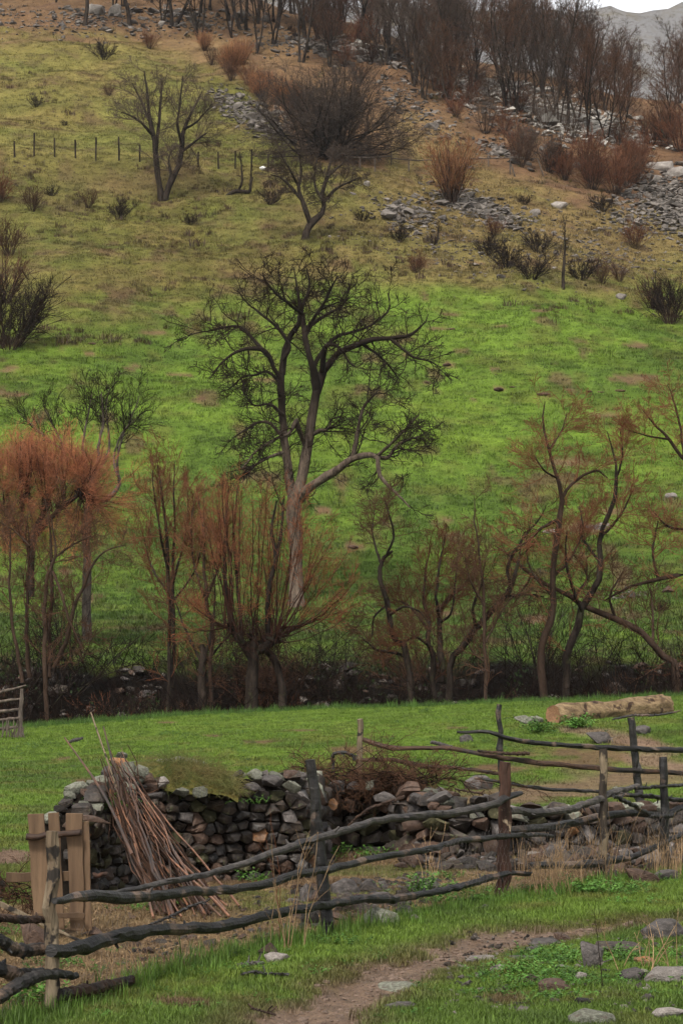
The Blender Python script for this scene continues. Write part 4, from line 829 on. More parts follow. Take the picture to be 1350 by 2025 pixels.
for k, px, py, s, lab in [
 (3, 892, 402, 1.0, 'large fountain shaped orange brown shrub on top of the stone heap'),
 (4, 20, 690, 1.35, 'big dark shrub mass below the brown slope at the outer edge of the green'),
 (0, 10, 600, 1.2, 'tall brown shrub behind the big dark shrub mass'), (0, 18, 505, 1.0, 'brown shrub at the slope edge, above the dark mass'),
 (2, 0, 400, .8, 'rusty shrub beside the path of small shrubs under the terrace'), (0, 65, 418, .75, 'small brown shrub under the terrace bank'), (1, 103, 388, .5, 'tiny dark shrub close under the terrace bank'),
 (0, 175, 412, .6, 'thin shrub with a few orange leaves under the terrace'), (1, 238, 432, .9, 'low flat brown shrub below the thin orange leaved one'), (1, 378, 445, .55, 'sparse dry shrub downhill of the twin trunked tree'),
 (1, 205, 118, 1.25, 'round dark shrub on the upper pasture below the boulders'), (1, 72, 212, .7, 'small round shrub alone on the yellow green pasture'), (2, 297, 98, .75, 'upright rusty shrub near the stony rim'),
 (0, 216, 190, .5, 'small twiggy shrub touching the twin tree crown'), (1, 128, 250, .35, 'wispy little shrub on the pasture above the posts'),
 (1, 535, 405, .8, 'dark weedy shrub beside the low dead tree'), (1, 715, 438, .6, 'dark shrub next to the grey tree on the slope'), (1, 790, 478, .75, 'dark low shrub under the stone heap'),
 (2, 822, 540, .55, 'lone rusty sapling shrub on the open brown slope'), (2, 978, 468, .55, 'small red shrub at the foot of the stone heap'), (1, 1035, 405, .55, 'greyish small shrub right of the stone heap'),
 (1, 965, 505, 1.0, 'first of the dark low shrubs in the hedge like row'), (1, 1000, 530, 1.15, 'middle one of the dark low shrubs in the hedge like row'), (1, 1050, 552, 1.15, 'last and lowest of the dark shrubs in the hedge like row'),
 (1, 1062, 500, 1.05, 'wide dark shrub above the hedge like row'), (1, 1150, 555, 1.0, 'dark shrub among stones beside the thin bare sapling'), (0, 1188, 562, .75, 'tufted brown shrub among stones near the pale boulder'), (0, 1225, 558, .55, 'small thin shrub next to the pale boulder'),
 (2, 1255, 492, .8, 'reddish low shrub below the grey scree'), (4, 1325, 640, .95, 'large dark shrub at the upper end of the green, by the frame'), (0, 1290, 612, .9, 'shrub with upright brown stems beside the large dark one'),
 (1, 1190, 418, .9, 'dark low shrub beneath the rusty thicket'), (4, 1100, 340, .8, 'dark dense bush in the leaf litter of the wood edge'), (2, 1215, 385, 1.4, 'tall rusty thicket shrub at the foot of the wood'),
 (2, 1170, 375, 1.3, 'rusty shrub standing close beside the tall rusty thicket'), (2, 1255, 365, 1.2, 'rust red shrub before the pale boulders at the wood edge'), (0, 1030, 330, 1.0, 'brown shrub tangled in the far rail fence'),
 (2, 1310, 290, 1.5, 'rust red bushes at the outer end of the wood'), (2, 1345, 300, 1.5, 'rust red bush touching the frame under the ridge'),
 (1, 855, 485, .3, 'small dark weed tuft on the brown slope'), (1, 560, 905, .25, 'little dark weed tuft in the meadow'), (1, 1303, 1212, .35, 'small dark weed beside the leaning meadow stone')]:
    shrub(k, px, py, s, lab)
for i in range(20):
    px = rgw.uniform(400, 600); py = np.interp(px, [400, 500, 600], [95, 150, 230]) + rgw.uniform(-12, 40)
    shrub([3, 5, 0][i % 3], px, py, [.5, .8, .85][i % 3] * rgw.uniform(.8, 1.2), ['orange brown', 'pale orange', 'brown'][i % 3] + ' sapling bush in the band beside the dark thorn tree', ['orange brown', 'pale orange', 'brown'][i % 3] + ' bushes beside the thorn tree')
for i in range(46):
    px = rgw.uniform(560, 1420); lo = np.interp(px, [560, 800, 900, 1000, 1150, 1400], [95, 150, 215, 265, 330, 330])
    py = lo + rgw.uniform(-60, 45); k = [2, 0, 6, 2][i % 4]
    shrub(k, px, py, rgw.uniform(.7, 1.25) * (.75 if k == 4 else 1), ['rusty', 'brown', 'grey', 'rusty'][i % 4] + ' underwood shrub among the trees of the ridge wood', ['rusty', 'brown', 'grey', 'rusty'][i % 4] + ' underwood shrubs in the ridge wood')
hero('bare_sapling', 'thin straight bare sapling standing alone at the slope foot', 'tree', 1112, 572, [[(1112, 574, 4), (1113, 540, 3), (1116, 505, 2.6), (1116, 470, 1.6), (1117, 440, .8)]], 54, twig='twig_dark', levels=HL(1.0, 35, .1, (9, 3, 2), .009, .45))
hero('bare_sapling', 'very thin bent sapling below the stone heap', 'tree', 862, 484, [[(860, 486, 2.5), (865, 470, 2), (867, 445, 1.2)]], 55, twig='twig_dark', levels=HL(.6, 35, .1, (5, 2, 2), .008, .45))
# ---------------------------------------------------------------- stones
from mathutils import Vector
import bmesh
def hull_stone(seed, n=16, flat=1., chips=.0):
    """one angular stone inside a unit box: convex hull of points on a rounded box"""
    rng = np.random.default_rng(seed); bm = bmesh.new()
    for _ in range(n):
        p = rng.normal(size=3); p /= np.abs(p).max() ** .55 * np.linalg.norm(p) ** .45
        p *= rng.uniform(.82, 1)
        bm.verts.new(Vector(p * .5))
    r = bmesh.ops.convex_hull(bm, input=bm.verts)
    bmesh.ops.delete(bm, geom=[g for g in set(r['geom_interior']) | set(r['geom_unused']) if isinstance(g, bmesh.types.BMVert)], context='VERTS')
    bmesh.ops.recalc_face_normals(bm, faces=bm.faces)
    return bm
def stone_mesh(seed, mat, n=16, rough=False):
    bm = hull_stone(seed, n)
    if rough:
        bmesh.ops.bevel(bm, geom=list(bm.edges), offset=.035, segments=2, profile=.6, affect='EDGES')
        bmesh.ops.triangulate(bm, faces=bm.faces)
        bmesh.ops.subdivide_edges(bm, edges=[e for e in bm.edges if e.calc_length() > .14], cuts=1, use_grid_fill=True)
        for v in bm.verts:
            c = v.co
            v.co = c * (1 + (float(fbm(c.x * 4 + seed, c.y * 4 + c.z * 3.1, 3, seed)) - .5) * .16)
    me = bpy.data.meshes.new('stone'); bm.to_mesh(me); bm.free(); me.materials.append(M[mat])
    me.polygons.foreach_set('use_smooth', np.zeros(len(me.polygons), bool))
    if rough:
        me.polygons.foreach_set('use_smooth', np.ones(len(me.polygons), bool))
        me.set_sharp_from_angle(angle=radians(32))
    return me
SMATS = ['stone', 'stone', 'stone', 'stone_brown', 'stone_grey', 'stone', 'stone_brown', 'stone']
STN = [stone_mesh(900 + i, SMATS[i % len(SMATS)], 15 + i % 4) for i in range(24)]
ORANGE = stone_mesh(950, 'stone_orange', 16)
LICH = [stone_mesh(951, 'stone_lichen', 16, True), stone_mesh(952, 'stone_lichen', 18, True)]
rs = np.random.default_rng(404)
def cell(pts, k, R=.5):
    """Voronoi cell of point k, clipped to a box"""
    c = pts[k]; poly = [c + np.array(q) * R for q in ((-1, -1), (1, -1), (1, 1), (-1, 1))]
    dd = np.hypot(*(pts - c).T)
    for m in np.argsort(dd)[1:14]:
        n = pts[m] - c; mid = (pts[m] + c) / 2; out = []
        for a, b in zip(poly, poly[1:] + poly[:1]):
            da, db = (a - mid) @ n, (b - mid) @ n
            if da <= 0: out.append(a)
            if (da < 0) != (db < 0): out.append(a + (b - a) * da / (da - db))
        poly = out
        if len(poly) < 3: return None
    return np.array(poly)
WMATS = ['stone', 'stone', 'stone', 'stone_brown', 'stone_grey', 'stone', 'stone_brown', 'stone', 'stone_dark', 'stone_moss']
def wall_run(t, path, hfun, base_drop=.1, sw=(.12, .26), sh=(.08, .15), depth=.26, lim=290, wild=1., seed=1):
    """a face of fitted stones laid along a path, each stone its own mesh"""
    rng = np.random.default_rng(seed); P = np.array(path, float); seg = np.linalg.norm(np.diff(P, axis=0), axis=1); S = np.concatenate([[0], np.cumsum(seg)]); n = 0
    org = np.array(t.location); pts = []; h = -base_drop
    while h < 1.5:
        s = -.25 + rng.uniform(0, .1); rh = rng.uniform(*sh)
        while s < S[-1] + .25:
            w = rng.uniform(*sw); pts.append((s + w / 2, h + rh / 2 + rng.normal(0, rh * .22))); s += w
        h += rh
    pts = np.array(pts); pts[:, 1] *= 1.25           # squat cells
    def frame(s):
        i = min(max(np.searchsorted(S, s, 'right') - 1, 0), len(seg) - 1); f = (s - S[i]) / seg[i]; p = P[i] * (1 - f) + P[i + 1] * f; d = (P[i + 1] - P[i]) / seg[i]; return p, d, np.array([-d[1], d[0]])
    for k in range(len(pts)):
        s, hh = pts[k][0], pts[k][1] / 1.25
        if s < 0 or s > S[-1] or hh > hfun(s / S[-1]) or n >= lim: continue
        c2 = cell(pts, k)
        if c2 is None: continue
        c2 = c2.copy(); c2[:, 1] /= 1.25; ctr = c2.mean(0); q = c2 - ctr; m = len(q)
        # soften the corners: cut each corner once
        q = np.concatenate([[q[a] * .88 + q[a - 1] * .12, q[a] * .88 + q[(a + 1) % m] * .12] for a in range(m)]); m = len(q); ang = rng.normal(0, .05 * wild); ca, sa = math.cos(ang), math.sin(ang)
        q = q @ np.array([[ca, sa], [-sa, ca]]) * rng.uniform(.90, 1.02); q *= (1 + rng.normal(0, .075, (m, 1)))
        size = np.abs(q).max(); bl = rng.uniform(.25, .6) * size; tl = rng.normal(0, .28 * wild, 2); off = rng.normal(0, .022 * wild)
        rings = [(.86, .14), (1.0, .05), (.95, -.25 * bl), (.62 + rng.uniform(-.1, .1), -.85 * bl)]; V = []
        for (sc_, y) in rings:
            for a in range(m):
                u = q[a] * sc_; yy = y + (u @ tl) * (1 if y < .04 else 0) + rng.normal(0, .005); V.append((u[0], yy + off, u[1]))
        jc = q[rng.integers(0, m)] * .25; V.append((jc[0], -bl + jc @ tl + off, jc[1])); V = np.array(V)
        p, d, nrm = frame(s); g = gz(p[0], p[1])
        X = V[:, 0:1] * np.array([[d[0], d[1], 0]]) + (V[:, 1:2] + hh * .04) * np.array([[nrm[0], nrm[1], 0]]) + V[:, 2:3] * np.array([[0, 0, 1]])
        F = [[r * m + a, r * m + (a + 1) % m, (r + 1) * m + (a + 1) % m, (r + 1) * m + a] for r in range(3) for a in range(m)]; T = [[3 * m + a, 3 * m + (a + 1) % m, 4 * m] for a in range(m)]
        mt = WMATS[int(rng.integers(0, len(WMATS)))] if rng.random() > .02 else 'stone_orange'
        if hh > hfun(s / S[-1]) - .12 and rng.random() < .3: mt = 'stone_lichen'
        me = new_mesh('stone', X, [np.array(F), np.array(T)], M[mt]); me.set_sharp_from_angle(angle=radians(38))
        obj('stone', me, t, (p[0] - org[0], p[1] - org[1], g + ctr[1] - org[2])); n += 1
    m = 40; ss = np.linspace(0, S[-1], m); V = []  # dark backing added behind the face so the gaps look shaded
    for s_ in ss:
        p, d, nrm = frame(s_); g = gz(p[0], p[1]); top = max(hfun(s_ / S[-1]) - .10, .05)
        for (o, z) in ((.09, -.2), (.11, top), (.42, top), (.5, -.2)): V.append([p[0] + nrm[0] * o - org[0], p[1] + nrm[1] * o - org[1], g + z - org[2]])
    V = np.array(V); i = np.arange(m - 1)[:, None] * 4; F = np.concatenate([np.stack([i[:, 0] + a, i[:, 0] + a + 1, i[:, 0] + a + 5, i[:, 0] + a + 4], -1) for a in range(3)])
    obj('gap_shade_backing', new_mesh('gap_shade_backing', V + rng.normal(0, .006, V.shape), [F, np.array([[0, 1, 2, 3], [(m - 1) * 4 + k for k in range(4)]])], M['core'], smooth=False), t)
    # stones bedded on top, behind the face
    for s_ in np.arange(.05, S[-1], .17):
        for row in (.16, .34):
            if n >= lim + 60: break
            p, d, nrm = frame(s_ + rng.uniform(-.05, .05)); g = gz(p[0], p[1]); w = rng.uniform(.14, .26); top = hfun(s_ / S[-1])
            me = STN[int(rng.integers(0, len(STN)))] if rng.random() > .25 else LICH[int(rng.integers(0, 2))]
            q = p + nrm * row; obj('stone', me, t, (q[0] - org[0], q[1] - org[1], g + top - .06 + rng.normal(0, .015) - org[2]), (rng.normal(0, .2), rng.normal(0, .2), rng.uniform(0, 6)), (w, w * .8, w * .55)); n += 1
    return n
def XY(px, d): return ((px - 675) / FPX * d, d)
wa = thing('dry_stone_wall', 'tall dry stone wall of small dark stones, topped with turf, behind the leaning sticks', 'stone wall', tuple(at(400, 23.4)))
nA = wall_run(wa, [XY(176, 21.3), XY(230, 22.3), XY(330, 23.3), XY(480, 23.7), XY(600, 23.9), XY(628, 24.4)], lambda t: np.interp(t, [0, .12, .2, .4, .6, .8, 1], [.78, .88, 1.02, 1.07, 1.08, 1.06, 1.0]), seed=3, sw=(.09, .205), sh=(.07, .125), lim=285)
wb = thing('dry_stone_wall', 'recessed dark corner of the stone enclosure under the brushwood', 'stone wall', tuple(at(720, 27.2)))
nB = wall_run(wb, [XY(618, 24.3), XY(640, 26.4), XY(668, 27.4), XY(770, 27.4), XY(800, 26.6)], lambda t: np.interp(t, [0, .4, .6, .8, 1], [.9, .86, .8, .76, .7]), seed=5, sw=(.16, .34), sh=(.10, .2), lim=150)
wc = thing('dry_stone_wall', 'low tumbledown stone wall overgrown with dry stalks behind the fence', 'stone wall', tuple(at(1080, 26.2)))
nC = wall_run(wc, [XY(782, 26.9), XY(860, 26.2), XY(960, 26.3), XY(1100, 26.4), XY(1230, 26.8), XY(1345, 27.2), XY(1440, 27.6)], lambda t: np.interp(t, [0, .1, .25, .4, .5, .7, .85, 1], [.66, .68, .62, .56, .50, .55, .50, .5]) + .03 * math.sin(t * 43), seed=7, sw=(.14, .32), sh=(.10, .18), lim=230, wild=1.8)
wd_ = thing('dry_stone_wall', 'ruined stone wall stub beyond the wooden gate at the picture edge', 'stone wall', tuple(at(-30, 22.8)))
wall_run(wd_, [XY(-120, 22.8), XY(-60, 22.8), XY(4, 22.9)], lambda t: .62 - .1 * t, seed=9, sw=(.2, .35), sh=(.14, .22), lim=40)
# cap stones of the tall wall
def capstone(t, px, py, d, w, h, mat_mesh, tilt=0., rz=0., dep=None):
    org = np.array(t.location); q = W(px, py, d); s = d / FPX
    obj('cap_stone', mat_mesh, t, tuple(q - org), (rs.normal(0, .1), tilt, rz), (w * s, (dep or w * .8) * s, h * s))
PAL = [stone_mesh(960 + i, 'stone_pale', 18, True) for i in range(4)]; GRY = [stone_mesh(970 + i, 'stone_grey', 17, True) for i in range(5)]; BRN = [stone_mesh(980 + i, 'stone_brown', 17, True) for i in range(3)]; LCH = [stone_mesh(990 + i, 'stone_lichen', 18, True) for i in range(4)]
for px, py, d, w, h, me, ti in [(240, 1495, 23.2, 28, 18, LCH[0], 0), (237, 1510, 22.9, 46, 26, ORANGE, .2), (252, 1522, 22.8, 34, 40, LCH[1], .3), (278, 1524, 23.0, 34, 32, LCH[2], 0), (212, 1530, 22.6, 30, 34, GRY[0], .2), (203, 1545, 22.4, 34, 28, LCH[3], 0),
   (360, 1505, 24.4, 70, 24, LCH[2], .05), (398, 1512, 24.3, 24, 20, LCH[3], 0), (322, 1508, 24.2, 40, 18, PAL[0], 0), (357, 1567, 23.0, 38, 22, LCH[0], 0), (395, 1566, 23.2, 34, 26, LCH[1], 0), (298, 1575, 22.9, 54, 16, GRY[1], -.1), (322, 1547, 23.0, 22, 26, PAL[1], .6),
   (150, 1598, 22.6, 44, 40, LCH[2], -.3), (176, 1580, 22.9, 50, 34, GRY[2], .3), (198, 1596, 22.0, 44, 28, GRY[3], 0), (190, 1624, 21.3, 62, 22, BRN[0], .25), (165, 1612, 21.6, 30, 30, GRY[4], 0),
   (460, 1542, 23.9, 40, 22, LCH[1], .1), (538, 1545, 23.8, 52, 26, GRY[0], .1), (575, 1556, 23.7, 44, 26, LCH[0], .3), (500, 1556, 23.6, 40, 20, GRY[4], 0), (590, 1535, 24.4, 40, 20, GRY[3], .1), (430, 1555, 23.7, 36, 18, GRY[2], 0)]:
    capstone(wa, px, py, d, w, h, me, ti, rs.uniform(0, .5))
for px, py, d, w, h, me, ti in [(663, 1558, 26.8, 42, 36, GRY[1], 0), (730, 1553, 26.8, 18, 24, LCH[1], .3), (700, 1555, 27.0, 34, 22, GRY[4], 0), (655, 1592, 26.3, 30, 28, ORANGE, 0), (765, 1575, 26.6, 60, 26, GRY[2], .1), (690, 1593, 27, 28, 34, BRN[1], 0)]:
    capstone(wb, px, py, d, w, h, me, ti, rs.uniform(0, .5))
for px, py, d, w, h, me, ti in [(825, 1582, 26.4, 40, 28, GRY[0], .5), (848, 1578, 26.5, 28, 26, GRY[4], .5), (858, 1595, 26.2, 26, 24, BRN[0], -.5), (886, 1570, 26.6, 50, 16, BRN[1], .2), (960, 1578, 26.4, 30, 20, GRY[2], .2), (1050, 1593, 26.2, 46, 20, BRN[2], .1), (1010, 1600, 26.0, 36, 18, PAL[2], .2), (1215, 1565, 27.0, 26, 22, LCH[0], 0), (1290, 1600, 27.0, 50, 22, BRN[0], 0), (1180, 1600, 26.4, 40, 24, GRY[1], .2)]:
    capstone(wc, px, py, d, w, h, me, ti, rs.uniform(0, .5))
# turf on the wall
def turf():
    rng = np.random.default_rng(5); b = W(345, 1548, 23.7); t = thing('turf_mound', 'mossy turf with long drooping dry grass capping the tall stone wall', 'turf', tuple(b))
    nu, nv = 40, 20; U, Vv = np.meshgrid(np.linspace(-1, 1, nu), np.linspace(-1, 1, nv))
    X = U * .64; Y = Vv * .42; Z = (np.clip(1 - U ** 2 * .95, 0, 1) ** .6) * (np.clip(1 - Vv ** 2 * .95, 0, 1)) ** .5 * .30 - .10 + (fbm(U * 3 + 9, Vv * 3, 4, 8) - .5) * .14 - .06 * U
    i = np.arange(nv - 1)[:, None] * nu; j = np.arange(nu - 1)[None]
    F = np.stack([i + j, i + j + 1, i + nu + j + 1, i + nu + j], -1).reshape(-1, 4)
    obj('turf', new_mesh('turf', np.stack([X, Y, Z], -1).reshape(-1, 3), [F], M['turf']), t)
    n = 3600; u = rng.uniform(-1, 1, n); v = rng.uniform(-1, .4, n); x = u * .62; y = v * .40; z = (np.clip(1 - u ** 2, 0, 1) ** .6) * (np.clip(1 - v ** 2, 0, 1)) ** .5 * .28 - .1
    D = unit(np.stack([rng.normal(.1, .5, n), rng.normal(-.45, .4, n), rng.uniform(.2, 1.0, n)], -1))
    Q = grow(rng, np.stack([x, y, z], -1), D, rng.uniform(.06, .26, n), np.full(n, .0022), 5, -.24, .1, .3, .001)
    a = Acc(); addt(a, Q, 3); tag(obj('grass', a.mesh('grass', M['turf_blade']), t), kind='stuff')
turf()

# ---------------------------------------------------------------- poles, posts and fences
def pole_geo(rng, Q, R, S=10, lump=.12, knots=3):
    K = len(Q); V, F = tubes(Q[None], R[None], S)
    V = V.reshape(K, S, 3); c = Q[:, None]
    f = 1 + lump * (fbm(np.arange(K)[:, None] * .6 + rng.uniform(0, 99), np.arange(S)[None] * .9 + rng.uniform(0, 99), 3, 3) - .5) * 2
    for _ in range(knots):
        k = rng.integers(1, K - 1); s = rng.integers(0, S); f[k, s] *= 1.45
    V = c + (V - c) * f[..., None]; a = Acc(); a.add(V.reshape(-1, 3), F)
    a.add(np.vstack([V[0], V[0].mean(0)[None]]), np.array([[S, (i + 1) % S, i] for i in range(S)]))
    a.add(np.vstack([V[-1], V[-1].mean(0)[None]]), np.array([[S, i, (i + 1) % S] for i in range(S)]))
    return a
def rail(t, pts, dfun, mat, seed, name='rail', K=44, S=11, lump=.26, rscale=1., doff=0., stubs=3):
    """pole through picture points (px, py, radius px) lying in the fence's own plane"""
    org = np.array(t.location); rng = np.random.default_rng(seed); q = []
    for (px, py, r) in pts:
        d = dfun(px) + doff; q.append([*W(px, py, d), r * .86 * d / FPX * rscale])
    q = spline(q, K); q[:, :3] += rng.normal(0, .004, (K, 3))
    a = pole_geo(rng, q[:, :3] - org, np.maximum(q[:, 3], .006), S, lump)
    if stubs:
        P = (q[:, :3] - org)[None]; addt(a, sprout(rng, P, q[None, :, 3], stubs, .1, .95, 60, 15, Labs=.07, tap=0, K=3, rk=.5, re=.5, rmin=.005, rl=.2), 5)
    return obj(name, a.mesh(name, M[mat], K < 30), t)
def post(t, top, bot, r, d, mat, seed, K=14, S=8, lump=.22, split=0.):
    org = np.array(t.location); rng = np.random.default_rng(seed)
    b = at(bot[0], d); b[2] -= .12; tp = W(top[0], top[1], d)
    u = np.linspace(0, 1, K)[:, None]; Q = b * (1 - u) + tp * u + rng.normal(0, .006, (K, 3)); R = np.full(K, r * d / FPX) * np.linspace(1.15, .92, K)
    a = pole_geo(rng, Q - org, R, S, lump, 4)
    return obj('post', a.mesh('post', M[mat], smooth=False), t)
fd = lambda px: float(np.interp(px, FENCE_PX, FENCE_D))
ff = thing('pole_fence', 'crooked rail fence of charred poles with sagging wire netting before the stone wall', 'fence', tuple(at(640, 18.7)))
post(ff, (104, 1642), (110, 1990), 13, 14.8, 'post_pale', 1, split=1)
post(ff, (614, 1505), (653, 1850), 11, 18.7, 'char', 2)
post(ff, (1000, 1508), (988, 1775), 11.5, 21.7, 'post_red', 3, S=9)
post(ff, (1192, 1482), (1186, 1745), 8, 23.4, 'post_dark', 4)
post(ff, (1312, 1498), (1309, 1722), 8.5, 24.5, 'char', 5)
fr = lambda px: fd(px) - .1; fb_ = lambda px: fd(px) + .1
rail(ff, [(218, 1767, 5), (270, 1757, 6), (333, 1743, 7), (395, 1732, 7), (450, 1718, 7.5), (505, 1700, 8), (560, 1680, 8.5), (617, 1660, 9), (683, 1643, 9), (727, 1627, 8.5), (783, 1617, 9), (840, 1613, 9), (900, 1607, 9.5), (967, 1592, 9), (1005, 1577, 8), (1030, 1568, 5)], lambda p: fd(p) - .12, 'rail_grey', 11, K=70, stubs=7)
rail(ff, [(108, 1783, 8), (135, 1777, 10), (167, 1772, 13), (215, 1773, 14), (267, 1775, 13), (333, 1768, 12), (400, 1762, 11), (450, 1760, 10.5), (500, 1752, 10), (533, 1745, 10), (577, 1731, 9.5), (633, 1722, 9), (717, 1702, 8), (790, 1688, 7.5), (860, 1677, 7), (900, 1665, 7), (983, 1655, 6.5), (1040, 1652, 5.5), (1092, 1652, 4)], lambda p: fd(p) - .16, 'char', 12, K=80, stubs=8)
rail(ff, [(100, 1882, 15), (130, 1880, 16), (167, 1872, 16), (200, 1862, 15), (233, 1852, 16), (270, 1846, 16), (300, 1840, 14), (380, 1836, 13), (450, 1830, 13), (517, 1813, 11), (575, 1800, 11), (637, 1792, 10), (717, 1778, 10), (783, 1777, 9), (840, 1768, 8), (900, 1756, 7.5), (967, 1735, 7), (1010, 1728, 6), (1050, 1728, 5)], lambda p: fd(p) - .14, 'char', 13, K=80, stubs=9)
rail(ff, [(-60, 1808, 9), (0, 1815, 9), (50, 1818, 9), (103, 1820, 8)], lambda p: fd(p) + .12, 'rail_brown', 14)
rail(ff, [(-60, 1830, 13), (0, 1860, 14), (27, 1876, 15), (60, 1879, 14), (103, 1876, 13)], lambda p: fd(p) + .14, 'char', 15)
rail(ff, [(117, 1968, 14), (160, 1960, 14), (200, 1952, 13), (260, 1938, 11)], lambda p: fd(p) - .1, 'rail_brown', 16)
rail(ff, [(-60, 1905, 15), (0, 1917, 16), (35, 1930, 16), (85, 1925, 14)], lambda p: fd(p) + .2, 'char', 17)
rail(ff, [(-40, 1985, 14), (0, 1972, 15), (40, 1944, 15), (100, 1926, 12), (150, 1930, 8)], lambda p: fd(p) - .15, 'char', 18)
rail(ff, [(1007, 1602, 8), (1060, 1607, 9), (1117, 1602, 9), (1150, 1592, 8), (1183, 1580, 8), (1213, 1567, 7), (1253, 1557, 5.5), (1262, 1553, 4)], lambda p: fd(p) - .1, 'rail_grey', 19)
rail(ff, [(1250, 1558, 4), (1300, 1556, 4), (1350, 1552, 4), (1420, 1545, 4)], lambda p: fd(p) - .12, 'char', 20)
rail(ff, [(1000, 1643, 10), (1040, 1640, 10), (1080, 1637, 9), (1133, 1627, 9), (1200, 1613, 9), (1250, 1607, 8), (1300, 1613, 7), (1330, 1605, 7), (1350, 1597, 7), (1430, 1575, 6)], lambda p: fd(p) + .12, 'char', 21, K=32)
rail(ff, [(1213, 1573, 4), (1250, 1593, 5), (1290, 1613, 5), (1330, 1612, 5)], lambda p: fd(p) - .2, 'char', 22)
rail(ff, [(1225, 1572, 4), (1290, 1575, 5), (1350, 1583, 5), (1420, 1590, 5)], lambda p: fd(p) + .15, 'char', 23)
rail(ff, [(1047, 1712, 8), (1133, 1710, 9), (1183, 1705, 9), (1235, 1697, 8), (1267, 1687, 7), (1330, 1657, 6), (1400, 1630, 6)], lambda p: fd(p) - .12, 'char', 24)
rail(ff, [(860, 1760, 4), (930, 1748, 6), (990, 1730, 6)], lambda p: fd(p) + .1, 'rail_grey', 25)
def netting():
    """sagging hexagonal wire hung along the fence"""
    org = np.array(ff.location); rng = np.random.default_rng(3); segs = []
    cw, chh = .075, .065; px0, px1 = 20, 1420
    pts = [np.array([(p - 675) / FPX * fd(p), fd(p) - .17]) for p in np.linspace(px0, px1, 300)]
    Pn = np.array(pts); S = np.concatenate([[0], np.cumsum(np.linalg.norm(np.diff(Pn, axis=0), axis=1))])
    def P3(s, h):
        x = np.interp(s, S, Pn[:, 0]); y = np.interp(s, S, Pn[:, 1])
        return np.stack([x, y + .05 * np.sin(s * 3.1 + h * 4), ground(x, y) + .06 + h * (1 + .12 * np.sin(s * 1.7)) + .02 * np.sin(s * 9)], -1)
    ns, nh = int(S[-1] / cw), 8
    a, b = np.meshgrid(np.arange(ns), np.arange(nh)); a = a.ravel(); b = b.ravel()
    s = (a + .5 * (b % 2)) * cw; h = b * chh
    A = P3(s, h); B = P3(s, h + chh * .45); C1 = P3(s + cw / 2, h + chh); C2 = P3(s - cw / 2, h + chh)
    k = fbm(s / .5, h / .3, 2, 4) > .42
    E = np.concatenate([np.stack([A, B], 1)[k], np.stack([B, C1], 1)[k], np.stack([B, C2], 1)[k]])
    V, F = tubes(E - org, np.full(E.shape[:2], .0007), 3); ac = Acc(); ac.add(V, F)
    tag(obj('wire_netting', ac.mesh('wire_netting', M['wire']), ff), kind='stuff')
netting()
bf = thing('pole_fence', 'open rail fence with thin wavy poles on the far side of the stone wall', 'fence', tuple(at(988, 34.5)))
bd_ = lambda px: float(np.interp(px, [700, 988, 1253, 1400], [35, 34.5, 36, 37]))
post(bf, (713, 1422), (706, 1600), 6.5, 35, 'post_pale', 31); post(bf, (985, 1392), (992, 1600), 5.5, 34.5, 'char', 32); post(bf, (1246, 1419), (1263, 1592), 7.5, 36, 'char', 33)
rail(bf, [(903, 1449, 3), (965, 1447, 4.5), (1000, 1460, 5), (1050, 1468, 5.5), (1110, 1473, 5.5), (1180, 1477, 6), (1250, 1481, 6.5), (1350, 1484, 6.5), (1430, 1486, 6)], lambda p: bd_(p) - .1, 'char', 34, stubs=5)
rail(bf, [(718, 1463, 5), (750, 1474, 5.5), (790, 1480, 5.5), (850, 1479, 5), (900, 1482, 5.5), (960, 1494, 5.5), (1010, 1501, 6), (1080, 1510, 6), (1180, 1519, 6), (1260, 1524, 6), (1350, 1529, 6), (1430, 1532, 6)], lambda p: bd_(p) - .1, 'rail_brown', 35)
rail(bf, [(714, 1503, 5), (770, 1502, 4.5), (800, 1507, 5), (840, 1515, 5), (880, 1517, 4.5), (930, 1522, 4), (990, 1530, 4)], lambda p: bd_(p) - .1, 'rail_brown', 36)
rail(bf, [(937, 1538, 3), (980, 1545, 3.5), (1050, 1557, 4), (1110, 1562, 4), (1190, 1566, 4), (1280, 1575, 4), (1400, 1586, 4)], lambda p: bd_(p) - .1, 'char', 37)
rail(bf, [(943, 1485, 3), (1000, 1490, 3.5), (1045, 1490, 4)], lambda p: bd_(p) - .2, 'rail_brown', 38)
